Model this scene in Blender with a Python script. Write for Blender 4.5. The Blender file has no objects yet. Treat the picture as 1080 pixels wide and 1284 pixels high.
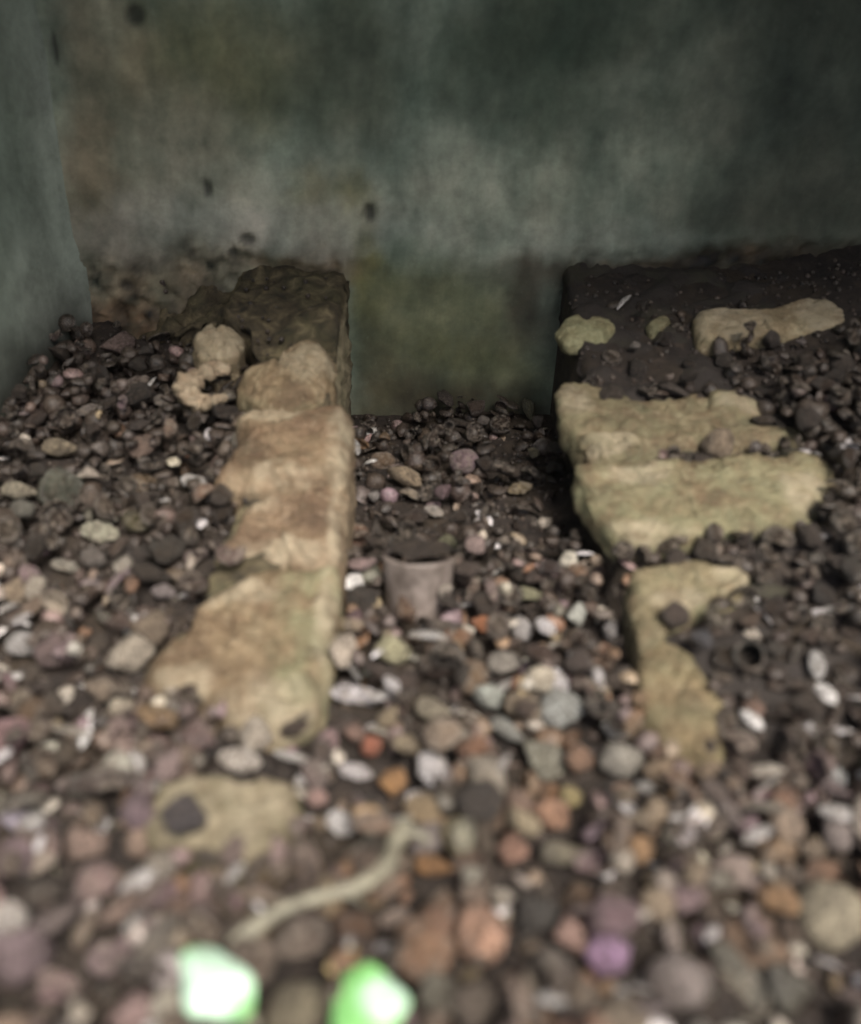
import bpy, bmesh, math, random
import numpy as np
from mathutils import Vector, Matrix, noise, Euler
random.seed(7); np.random.seed(7)
R = math.radians
sc = bpy.context.scene
col = sc.collection

# ------------------------------------------------------------------ camera
F = 1158.0; PW, PH = 1080, 1284
H, D, PITCH = 0.75, 1.856, R(28)
cam_d = bpy.data.cameras.new('camera'); cam = bpy.data.objects.new('camera', cam_d); col.objects.link(cam)
cam.location = (0, -D, H); cam.rotation_euler = (R(90) - PITCH, 0, 0)
cam_d.sensor_fit = 'HORIZONTAL'; cam_d.sensor_width = 36; cam_d.lens = 36 * F / PW
cam_d.clip_start = 0.02; cam_d.clip_end = 200
cam_d.dof.use_dof = True; cam_d.dof.focus_distance = 2.1; cam_d.dof.aperture_fstop = 1.55
sc.camera = cam

# ------------------------------------------------------------------ sky, light, exposure
SUN_EL, SUN_AZ = 52, 158          # degrees; azimuth seen from above, 180 = straight behind the camera, less = from the right
w = bpy.data.worlds.new('World'); sc.world = w; w.use_nodes = True
nt = w.node_tree; nt.nodes.clear()
sky = nt.nodes.new('ShaderNodeTexSky'); sky.sky_type = 'NISHITA'; sky.sun_disc = False
sky.sun_elevation = R(SUN_EL); sky.sun_rotation = R(SUN_AZ)
sky.air_density = 1.0; sky.dust_density = 4.0; sky.ozone_density = 1.0
bg = nt.nodes.new('ShaderNodeBackground'); bg.inputs['Strength'].default_value = 0.085
wo = nt.nodes.new('ShaderNodeOutputWorld')
nt.links.new(sky.outputs[0], bg.inputs[0]); nt.links.new(bg.outputs[0], wo.inputs[0])
sd = bpy.data.lights.new('sun', 'SUN'); sd.energy = 2.6; sd.angle = R(22); sd.color = (1.0, 0.93, 0.84)
sun = bpy.data.objects.new('sun', sd); col.objects.link(sun)
az = R(SUN_AZ); sdir = Vector((math.sin(az) * math.cos(R(SUN_EL)), math.cos(az) * math.cos(R(SUN_EL)), math.sin(R(SUN_EL))))
sun.rotation_euler = sdir.to_track_quat('Z', 'Y').to_euler(); sun.location = (0, -3, 5)
sc.view_settings.view_transform = 'Standard'; sc.view_settings.look = 'None'
sc.view_settings.exposure = 1.1; sc.view_settings.gamma = 1.0; sc.view_settings.use_curve_mapping = False

# ------------------------------------------------------------------ camera arithmetic (where a thing seen in the photo stands)
CAMP = Vector((0, -D, H))
FWD = Vector((0, math.cos(PITCH), -math.sin(PITCH))); UP = Vector((0, math.sin(PITCH), math.cos(PITCH))); RT = Vector((1, 0, 0))
def ray(px, py): return (FWD + RT * ((px - PW / 2) / F) + UP * ((PH / 2 - py) / F))
def depth(p): return (Vector(p) - CAMP).dot(FWD)
def proj(p):
    d = Vector(p) - CAMP; z = d.dot(FWD)
    return PW / 2 + F * d.dot(RT) / z, PH / 2 - F * d.dot(UP) / z, z

# ------------------------------------------------------------------ terrain
XL0, XL1, XR0 = -0.405, -0.163, 0.258        # left buttress between XL0 and XL1, right one from XR0
ZT = 0.335
def ss(a, b, x):
    t = min(1, max(0, (x - a) / (b - a))); return t * t * (3 - 2 * t)
def slope_l(y): return ZT + 0.285 / 0.98 * y
def slope_r(y): return ZT + 0.335 / 1.08 * y
def xl0(y):
    K = [(0.1, -.66), (0, -.64), (-.05, -.58), (-.11, -.44), (-.2, -.345), (-.3, -.30), (-.6, -.285), (-.8, -.31), (-.95, -.34), (-3, -.34)]
    for (a, u), (b, v) in zip(K, K[1:]):
        if y >= b: return v + (u - v) * (y - b) / (a - b)
    return -.34
def nz(x, y, z=0.0, s=1.0): return noise.noise(Vector((x * s, y * s, z)))
def bed(x, y):
    """height of the soil under the pebbles"""
    b = 0.010 * nz(x, y, 3, 4) + 0.004 * nz(x, y, 9, 13)
    lb = max(0.0, 0.165 * (1 + y / 1.02))
    rb = max(-0.02, slope_r(y) - 0.028 + 0.05 * ss(0.55, 0.95, x) * ss(-1.1, -0.5, y))
    if x < xl0(y) - 0.02: z = lb
    elif x < XL1: z = lb * ss(xl0(y) + 0.03, xl0(y) - 0.02, x)
    if x < xl0(y) + .03: z += (.02 * ss(-.36, -.05, y) + .02) * ss(xl0(y) - .22, xl0(y) + .01, x) * ss(-1.0, -.8, y)
    elif x < XR0: z = 0
    else: z = rb * ss(XR0, XR0 + 0.012, x)
    return z + b
def bed_s(x, y):                              # surface used for piling: right bank counts as solid
    return bed(x, y)
def hit(px, py, h=0.0):
    d = ray(px, py); lo = 0.3
    t = 0.4; p = CAMP + d * t
    while t < 4:
        p = CAMP + d * t
        if p.z <= bed(p.x, p.y) + h: break
        if p.y > 0: p.y = -0.01; break
        t += 0.004
    return p
def on_plane(px, py, f):                      # f(y)=z0+k*y
    z0 = f(0); k = f(1) - z0; d = ray(px, py)
    t = (z0 + k * CAMP.y - CAMP.z) / (d.z - k * d.y)
    return CAMP + d * t
def on_wall(px, py, y=0.0):
    d = ray(px, py); t = (y - CAMP.y) / d.y; return CAMP + d * t

# ------------------------------------------------------------------ materials
def srgb(r, g, b):
    f = lambda c: (c / 255 / 12.92) if c / 255 <= 0.04045 else ((c / 255 + 0.055) / 1.055) ** 2.4
    return (f(r), f(g), f(b))
class NT:
    def __init__(s, name):
        s.m = bpy.data.materials.new(name); s.m.use_nodes = True; s.t = s.m.node_tree
        s.b = s.t.nodes['Principled BSDF']
    def n(s, ty, **k):
        x = s.t.nodes.new('ShaderNode' + ty)
        for a, v in k.items():
            if a in x.inputs: x.inputs[a].default_value = v
            else: setattr(x, a, v)
        return x
    def l(s, a, b): s.t.links.new(a, b)
    def mix(s, f, a, b, mode='MIX'):
        x = s.n('Mix', data_type='RGBA', blend_type=mode)
        for i, v in ((0, f), (6, a), (7, b)):
            if hasattr(v, 'node'): s.l(v, x.inputs[i])
            else: x.inputs[i].default_value = v if i == 0 else (*v, 1) if len(v) == 3 else v
        return x.outputs[2]
    def ramp(s, f, pts):
        x = s.n('ValToRGB'); s.l(f, x.inputs[0]); e = x.color_ramp.elements
        while len(e) < len(pts): e.new(0.5)
        for k, (p, c) in enumerate(pts): e[k].position = p; e[k].color = (*c, 1) if hasattr(c, '__len__') else (c, c, c, 1)
        return x.outputs[0]
    def noise(s, vec, scale, detail=4, rough=0.6, dist=0.0):
        x = s.n('TexNoise'); x.inputs['Scale'].default_value = scale; x.inputs['Detail'].default_value = detail
        x.inputs['Roughness'].default_value = rough; x.inputs['Distortion'].default_value = dist
        if vec is not None: s.l(vec, x.inputs['Vector'])
        return x.outputs[0]
    def bump(s, h, strength, dist):
        x = s.n('Bump'); x.inputs['Strength'].default_value = strength; x.inputs['Distance'].default_value = dist
        s.l(h, x.inputs['Height']); s.l(x.outputs[0], s.b.inputs['Normal'])
    def mapping(s, vec, scale):
        x = s.n('Mapping'); x.inputs['Scale'].default_value = scale; s.l(vec, x.inputs[0]); return x.outputs[0]

def mat_bits(name, from_object, kind):
    """pebbles, shells: colour from the object (individuals) or the face corner colour (joined bits)"""
    t = NT(name)
    if from_object:
        oi = t.n('ObjectInfo'); base = oi.outputs['Color']
        tc = t.n('TexCoord'); va = t.n('VectorMath', operation='ADD')
        mu = t.n('VectorMath', operation='SCALE'); mu.inputs['Scale'].default_value = 50
        co = t.n('CombineXYZ'); t.l(oi.outputs['Random'], co.inputs[0]); t.l(oi.outputs['Random'], co.inputs[1]); t.l(co.outputs[0], mu.inputs[0])
        t.l(tc.outputs['Object'], va.inputs[0]); t.l(mu.outputs[0], va.inputs[1]); vec = va.outputs[0]; k = 1.0
    else:
        at = t.n('Attribute', attribute_name='tint'); base = at.outputs['Color']
        tc = t.n('TexCoord'); vec = tc.outputs['Object']; k = 40.0
    n1 = t.noise(vec, 1.6 * k, 5, 0.65, 0.4); n2 = t.noise(vec, 6 * k, 4, 0.7)
    dark = t.ramp(n1, [(0.30, 0.42), (0.52, 0.92), (0.72, 1.35)])
    c = t.mix(1.0, base, dark, 'MULTIPLY')
    sp_ = t.ramp(t.noise(vec, 11 * k, 3, 0.6), [(0.56, 0.0), (0.64, 0.55)]); c = t.mix(sp_, c, srgb(158, 146, 134))
    dirt = t.ramp(n2, [(0.46, 0.0), (0.62, 0.8)])
    c = t.mix(dirt, c, srgb(64, 54, 46))
    if kind == 'shell':
        pale = t.ramp(t.noise(vec, 2.7 * k, 3, 0.5), [(0.48, 0.0), (0.62, 0.55)])
        c = t.mix(pale, c, srgb(150, 140, 128))
    t.l(c, t.b.inputs['Base Color'])
    if from_object:
        r = t.ramp(oi.outputs['Random'], [(0.0, 0.24), (0.3, 0.45), (1.0, 0.75)])
    else:
        r = t.ramp(n1, [(0.3, 0.30), (0.7, 0.72)])
    if kind == 'shell': r = t.ramp(n1, [(0.3, 0.18), (0.7, 0.5)])
    t.l(r, t.b.inputs['Roughness'])
    t.b.inputs['Specular IOR Level'].default_value = 0.5
    t.bump(n2, 0.6, 0.09 if from_object else 0.0022)
    return t.m
M = {}
M['pebble'] = mat_bits('pebble_surface', True, 'pebble'); M['pebble_joined'] = mat_bits('pebble_bed_surface', False, 'pebble')
M['shell'] = mat_bits('shell_surface', True, 'shell')

def mat_stone():
    t = NT('weathered_stone'); tc = t.n('TexCoord'); v = tc.outputs['Object']; oi = t.n('ObjectInfo')
    at = t.n('Attribute', attribute_name='tint')
    n1 = t.noise(v, 11, 6, 0.62, 0.6); n2 = t.noise(t.mapping(v, (14, 34, 34)), 1.0, 6, 0.7, .6); n3 = t.noise(v, 160, 4, 0.7)
    c = t.ramp(n1, [(0.30, srgb(64, 54, 43)), (0.43, srgb(98, 84, 68)), (0.55, srgb(122, 109, 89)), (0.70, srgb(150, 142, 122))])
    c = t.mix(t.ramp(n2, [(0.30, 0.55), (0.5, 0.0)]), c, srgb(100, 82, 64))
    c = t.mix(t.ramp(n3, [(0.42, 0.0), (0.70, 0.6)]), c, srgb(84, 76, 60))
    c = t.mix(t.ramp(t.noise(v, 52, 5, 0.75), [(0.38, 0.6), (0.52, 0.0)]), c, srgb(74, 66, 50))
    c = t.mix(t.ramp(t.noise(v, 75, 3, 0.6), [(0.56, 0.0), (0.70, 0.35)]), c, srgb(170, 162, 142))
    c = t.mix(1.0, c, oi.outputs['Color'], 'MULTIPLY')
    sp = t.n('SeparateColor'); t.l(at.outputs['Color'], sp.inputs[0])
    g = t.ramp(t.noise(v, 24, 5, 0.7), [(0.35, 0.0), (0.6, 1.0)])
    mg = t.n('Math', operation='MULTIPLY'); t.l(g, mg.inputs[0]); t.l(sp.outputs[1], mg.inputs[1])
    c = t.mix(mg.outputs[0], c, srgb(124, 128, 98))
    pl = t.ramp(t.noise(v, 30, 5, 0.7), [(0.35, 0.1), (0.65, .85)]); mp = t.n('Math', operation='MULTIPLY'); t.l(pl, mp.inputs[0]); t.l(sp.outputs[2], mp.inputs[1])
    c = t.mix(mp.outputs[0], c, srgb(160, 150, 128))
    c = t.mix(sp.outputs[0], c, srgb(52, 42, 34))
    t.l(c, t.b.inputs['Base Color']); t.b.inputs['Roughness'].default_value = 0.72
    ad = t.n('Math', operation='ADD'); t.l(n1, ad.inputs[0]); t.l(n2, ad.inputs[1])
    ad2 = t.n('Math', operation='MULTIPLY_ADD'); t.l(n3, ad2.inputs[0]); ad2.inputs[1].default_value = 0.25; t.l(ad.outputs[0], ad2.inputs[2])
    t.bump(ad2.outputs[0], 1.0, 0.010)
    return t.m
M['stone'] = mat_stone()
def mat_soil():
    t = NT('dark_soil'); tc = t.n('TexCoord'); v = tc.outputs['Object']
    n1 = t.noise(v, 40, 6, 0.7); n2 = t.noise(v, 7, 4, 0.6)
    c = t.ramp(n1, [(0.3, srgb(24, 20, 18)), (0.55, srgb(42, 35, 31)), (0.8, srgb(80, 69, 58))])
    c = t.mix(t.ramp(n2, [(0.45, 0.0), (0.65, 0.5)]), c, srgb(60, 50, 36))
    t.l(c, t.b.inputs['Base Color']); t.b.inputs['Roughness'].default_value = 0.85
    t.bump(n1, 0.8, 0.008); return t.m
M['soil'] = mat_soil()
def mat_mortar():
    t = NT('soil_packed_masonry'); tc = t.n('TexCoord'); v = tc.outputs['Object']
    n1 = t.noise(v, 26, 7, 0.7, 0.5); n2 = t.noise(v, 8, 4, 0.6)
    at = t.n('Attribute', attribute_name='tint'); sp = t.n('SeparateColor'); t.l(at.outputs['Color'], sp.inputs[0])
    c = t.ramp(n1, [(0.34, srgb(34, 30, 24)), (0.5, srgb(70, 62, 46)), (0.66, srgb(112, 102, 78))])
    c = t.mix(sp.outputs[0], c, srgb(40, 35, 33))
    c = t.mix(sp.outputs[1], c, t.ramp(n1, [(0.3, srgb(96, 92, 70)), (0.7, srgb(172, 160, 134))]))
    c = t.mix(t.ramp(n2, [(0.5, 0.0), (0.7, 0.35)]), c, srgb(74, 76, 48))
    t.l(c, t.b.inputs['Base Color']); t.b.inputs['Roughness'].default_value = 0.85
    t.bump(n1, 0.8, 0.01); return t.m
M['mortar'] = mat_mortar()
def mat_wall():
    t = NT('stained_render'); tc = t.n('TexCoord'); v = tc.outputs['Object']
    at = t.n('Attribute', attribute_name='tint')
    n1 = t.noise(v, 5.5, 6, 0.62, 0.5); n2 = t.noise(t.mapping(v, (20, 20, 5.5)), 1.0, 5, 0.65, 0.6); n3 = t.noise(v, 90, 4, 0.7); n4 = t.noise(v, 14, 5, 0.65, 0.1)
    c = at.outputs['Color']
    c = t.mix(1.0, c, t.ramp(n1, [(0.3, 0.74), (0.5, 1.0), (0.72, 1.28)]), 'MULTIPLY')
    c = t.mix(1.0, c, t.ramp(n2, [(0.3, 0.86), (0.5, 1.0), (0.74, 1.14)]), 'MULTIPLY')
    c = t.mix(t.ramp(n4, [(0.50, 0.0), (0.72, 0.40)]), c, srgb(78, 88, 74))
    c = t.mix(t.ramp(n3, [(0.62, 0.0), (0.80, 0.15)]), c, srgb(160, 164, 152))
    n5 = t.noise(v, 60, 5, 0.75, 0.0)
    c = t.mix(1.0, c, t.ramp(n5, [(0.3, 0.86), (0.5, 1.0), (0.7, 1.14)]), 'MULTIPLY')
    t.l(c, t.b.inputs['Base Color']); t.b.inputs['Roughness'].default_value = 0.8
    ad = t.n('Math', operation='MULTIPLY_ADD'); t.l(n3, ad.inputs[0]); ad.inputs[1].default_value = 0.3; t.l(n4, ad.inputs[2])
    t.bump(ad.outputs[0], 0.4, 0.003); return t.m
M['wall'] = mat_wall()
def mat_plain(name, c, rough=0.6, n=None, sc_=60, c2=None, attr=False, subsurf=0):
    t = NT(name); tc = t.n('TexCoord')
    n1 = t.noise(tc.outputs['Object'], sc_, 5, 0.65, 0.3)
    base = t.ramp(n1, [(0.32, c), (0.68, c2 or tuple(min(1, x * 1.5) for x in c))])
    if attr:
        at = t.n('Attribute', attribute_name='tint'); base = t.mix(1.0, at.outputs['Color'], t.ramp(n1, [(0.3, 0.82), (0.7, 1.0)]), 'MULTIPLY')
    t.l(base, t.b.inputs['Base Color']); t.b.inputs['Roughness'].default_value = rough
    t.bump(n1, 0.5, 0.003); return t.m
M['twig'] = mat_plain('bare_twig_wood', srgb(88, 84, 72), 0.65, c2=srgb(142, 138, 120), sc_=60)
M['leaf'] = mat_plain('leaf_painted_glare', (0.5, 0.8, 0.4), 0.3, attr=True)
M['pot'] = mat_plain('grey_earthenware', srgb(66, 58, 52), 0.6, c2=srgb(132, 122, 116), sc_=22)
M['dry_leaf'] = mat_plain('dry_leaf', srgb(128, 104, 60), 0.5, c2=srgb(176, 158, 112), sc_=40)

# ------------------------------------------------------------------ mesh helpers
def link(name, verts, faces, m, parent=None, smooth=True, tint=None):
    me = bpy.data.meshes.new(name); me.from_pydata([tuple(v) for v in verts], [], faces); me.update()
    if smooth: me.polygons.foreach_set('use_smooth', [True] * len(me.polygons))
    if tint is not None:
        a = me.color_attributes.new('tint', 'FLOAT_COLOR', 'POINT')
        a.data.foreach_set('color', np.asarray(tint, dtype=np.float32).ravel())
    if m: me.materials.append(m)
    o = bpy.data.objects.new(name, me); col.objects.link(o)
    if parent: o.parent = parent
    return o
def tag(o, label=None, cat=None, group=None, kind=None):
    if label: o['label'] = label
    if cat: o['category'] = cat
    if group: o['group'] = group
    if kind: o['kind'] = kind
    return o
def empty(name, loc=(0, 0, 0)):
    o = bpy.data.objects.new(name, None); col.objects.link(o); o.location = loc; o.empty_display_size = 0.05; return o

# ------------------------------------------------------------------ the walls
WC = (*srgb(136, 151, 138), 1)
def blob(px, py, rx, ry, c, strength, dens=0.5):
    p = on_wall(px, py); s = depth(p) / F
    return (p.x, p.z, rx * s, ry * s, c, strength)
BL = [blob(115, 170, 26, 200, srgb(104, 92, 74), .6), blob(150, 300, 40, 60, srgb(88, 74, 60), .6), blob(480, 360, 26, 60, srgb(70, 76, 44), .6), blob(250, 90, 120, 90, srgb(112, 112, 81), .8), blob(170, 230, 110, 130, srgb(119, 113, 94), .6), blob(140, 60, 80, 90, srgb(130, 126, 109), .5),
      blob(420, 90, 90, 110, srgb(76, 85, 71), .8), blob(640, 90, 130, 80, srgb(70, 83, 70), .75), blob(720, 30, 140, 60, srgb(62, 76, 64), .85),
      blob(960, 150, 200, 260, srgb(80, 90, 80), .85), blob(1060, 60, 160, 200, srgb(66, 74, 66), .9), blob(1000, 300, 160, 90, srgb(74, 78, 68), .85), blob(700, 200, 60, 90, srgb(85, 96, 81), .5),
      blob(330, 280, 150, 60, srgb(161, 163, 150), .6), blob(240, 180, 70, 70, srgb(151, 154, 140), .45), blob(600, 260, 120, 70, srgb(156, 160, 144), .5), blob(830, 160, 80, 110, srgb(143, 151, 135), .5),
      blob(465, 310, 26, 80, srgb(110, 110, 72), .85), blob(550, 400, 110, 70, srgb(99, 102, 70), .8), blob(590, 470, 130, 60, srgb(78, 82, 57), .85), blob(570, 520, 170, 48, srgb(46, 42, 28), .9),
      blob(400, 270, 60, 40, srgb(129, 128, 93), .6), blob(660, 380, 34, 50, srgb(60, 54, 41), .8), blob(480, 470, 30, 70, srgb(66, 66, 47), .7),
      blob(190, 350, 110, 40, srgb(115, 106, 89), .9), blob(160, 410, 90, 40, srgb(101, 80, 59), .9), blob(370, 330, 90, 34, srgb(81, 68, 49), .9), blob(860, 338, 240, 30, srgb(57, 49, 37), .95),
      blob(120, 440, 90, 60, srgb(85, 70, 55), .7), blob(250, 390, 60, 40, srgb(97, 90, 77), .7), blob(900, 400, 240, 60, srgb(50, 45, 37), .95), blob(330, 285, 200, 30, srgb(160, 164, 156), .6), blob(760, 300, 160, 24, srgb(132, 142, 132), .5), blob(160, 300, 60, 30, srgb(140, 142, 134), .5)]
PITS = [(260, 237, 5, 13, .012), (310, 301, 11, 8, .014), (292, 318, 7, 7, .010), (464, 267, 8, 12, .018), (155, 360, 9, 9, .010), (68, 60, 6, 20, .004), (170, 18, 14, 14, .005)]
PT = []
for px, py, rx, ry, dd in PITS:
    p = on_wall(px, py); s = depth(p) / F; PT.append((p.x, p.z, rx * s, ry * s, dd))
CX = -0.722
nx, nzz = 330, 250
xs = np.linspace(CX - 0.06, 1.9, nx); zs = np.linspace(-0.15, 1.5, nzz)
V = []; T = []
for z in zs:
    for x in xs:
        wx = x + 0.05 * nz(x, z, 21, 5) + 0.02 * nz(x, z, 27, 16) + .01 * nz(x, z, 28, 50); wz = z + 0.05 * nz(x, z, 33, 5) + 0.02 * nz(x, z, 37, 16) + .012 * nz(x, z, 38, 50)
        c = list(WC[:3])
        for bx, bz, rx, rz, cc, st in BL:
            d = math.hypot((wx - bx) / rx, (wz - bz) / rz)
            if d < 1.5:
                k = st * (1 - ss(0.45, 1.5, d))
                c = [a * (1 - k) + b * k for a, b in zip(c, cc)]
        dy = 0.012 * nz(x, z, 50, 3) + 0.004 * nz(x, z, 55, 11) + 0.0015 * nz(x, z, 58, 40)
        f1 = noise.fractal(Vector((x * 10, z * 7, 41)), .8, 2.1, 5); f2 = noise.fractal(Vector((x * 30, z * 22, 47)), .9, 2.1, 4)
        mm = 1 + .38 * f1 + .20 * f2; c = [max(.008, a * mm * k_) for a, k_ in zip(c, (1 + .10 * f1 + .03, 1.0, .97))]
        # the render has fallen off in a ragged patch above the left bank
        rag = ss(0.385, 0.30, wz) * max(ss(-0.18, -0.20, wx), ss(.27, .29, wx) * ss(.38, .34, wz))
        dy += rag * (0.014 + 0.012 * nz(x, z, 61, 34) + 0.010 * nz(x, z, 63, 80) + .006 * nz(x, z, 66, 160))
        if rag > 0 or (z < .37 and x > .25):
            f = noise.fractal(Vector((x * 26, z * 26, 5)), .9, 2.1, 5); q_ = max(rag, .4 * ss(.38, .34, z) * ss(.25, .3, x)); c = [max(.01, a * (1 + q_ * 1.3 * f)) for a in c]
        for bx, bz, rx, rz, dd in PT:
            d = math.hypot((x - bx) / rx, (z - bz) / rz)
            if d < 1.4: 
                k = 1 - ss(0.5, 1.3, d); dy += dd * k; c = [a * (1 - .8 * k) + .012 * .8 * k for a in c]
        V.append((x, dy, z)); T.append((*c, 1))
Fc = [(j * nx + i, j * nx + i + 1, (j + 1) * nx + i + 1, (j + 1) * nx + i) for j in range(nzz - 1) for i in range(nx - 1)]
# give the wall a body: a back, sides and a top 0.25 m behind the face
wall = empty('rendered_wall', (0, 0, 0)); tag(wall, 'mouldy grey green rendered wall at the back with brown and black stains', 'wall')
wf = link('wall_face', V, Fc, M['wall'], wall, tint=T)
def box_vf(x0, x1, y0, y1, z0, z1):
    return [(x0, y0, z0), (x1, y0, z0), (x1, y1, z0), (x0, y1, z0), (x0, y0, z1), (x1, y0, z1), (x1, y1, z1), (x0, y1, z1)], [(0, 3, 2, 1), (4, 5, 6, 7), (0, 1, 5, 4), (1, 2, 6, 5), (2, 3, 7, 6), (3, 0, 4, 7)]
bv, bf = box_vf(CX - 0.4, 2.0, 0.06, 0.3, -0.3, 1.515)
link('wall_body', bv, bf, M['wall'], wall, smooth=False, tint=[WC] * 8)

# return wall on the left, meeting the back wall in a soft rounded corner
def side_wall_or_blocker():
    ny, nz2 = 150, 150; V = []; T = []
    L = 1.7
    for j in range(nz2):
        z = -0.15 + 1.65 * j / (nz2 - 1)
        cx = CX - 0.02 * ss(.3, 0, z) 
        for i in range(ny):
            s = i / (ny - 1) * L
            y = 0.012 - s; x = cx - 0.13 * s + 0.03 * math.exp(-s / 0.05) - 0.008 * nz(s, z, 70, 4) - 0.003 * nz(s, z, 75, 18)
            g = [a * b for a, b in zip(srgb(162, 170, 160), (1, 1, 1))]
            k = 0.5 + 0.9 * nz(s * 1.5, z * .7, 80, 4); k = min(1, max(0, k))
            g2 = srgb(142, 156, 144); c = [a * (1 - k) + b * k for a, b in zip(g, g2)]
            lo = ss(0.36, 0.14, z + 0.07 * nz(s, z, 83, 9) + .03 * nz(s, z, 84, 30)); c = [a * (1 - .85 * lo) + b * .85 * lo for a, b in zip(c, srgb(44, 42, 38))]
            V.append((x, y, z)); T.append((*c, 1))
    Fc = [(j * ny + i, (j + 1) * ny + i, (j + 1) * ny + i + 1, j * ny + i + 1) for j in range(nz2 - 1) for i in range(ny - 1)]
    r = empty('return_wall', (CX, -0.3, 0)); r.location = (0, 0, 0)
    tag(r, 'smooth grey green side wall at the left edge, meeting the stained wall in a corner', 'wall')
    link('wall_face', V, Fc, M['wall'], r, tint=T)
    bv, bf = box_vf(CX - 0.75, CX - 0.30, -1.75, 0.05, -0.3, 1.515)
    link('wall_body', bv, bf, M['wall'], r, smooth=False, tint=[WC] * 8)
side_wall_or_blocker()

# unseen slab above the frame, added to block light and dim this corner
OH = -1.33
bv, bf = box_vf(-2.2, 3.0, OH, 0.35, 1.52, 1.70)
o = link('light_blocking_slab', bv, bf, M['wall'], smooth=False, tint=[WC] * 8); tag(o, 'unseen slab added above the picture to shade the wall foot', 'slab')
bv, bf = box_vf(1.32, 1.6, -1.5, 0.05, -0.3, 1.515)  # unseen wall, added to darken the right side
o = link('right_light_blocker', bv, bf, M['wall'], smooth=False, tint=[(*srgb(70, 76, 70), 1)] * 8); o.name = 'side_wall_or_blocker'; tag(o, 'unseen wall added past the right edge of the picture to block light', 'wall')

# ------------------------------------------------------------------ ground
gx = np.concatenate([np.linspace(-30, -2.0, 12), np.linspace(-1.9, 2.2, 400), np.linspace(2.4, 30, 12)])
gy = np.concatenate([np.linspace(-30, -2.6, 14), np.linspace(-2.4, 0.04, 240)])
V = []
for y in gy:
    for x in gx: V.append((x, y, bed(x, y) + 0.004 * nz(x, y, 90, 45) + .003 * nz(x, y, 93, 90) if abs(x) < 3 and y > -3 else 0.0))
n = len(gx); Fc = [(j * n + i, j * n + i + 1, (j + 1) * n + i + 1, (j + 1) * n + i) for j in range(len(gy) - 1) for i in range(n - 1)]
o = link('ground', V, Fc, M['soil']); tag(o, 'dark brown soil under the pebbles', kind='structure')

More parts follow.
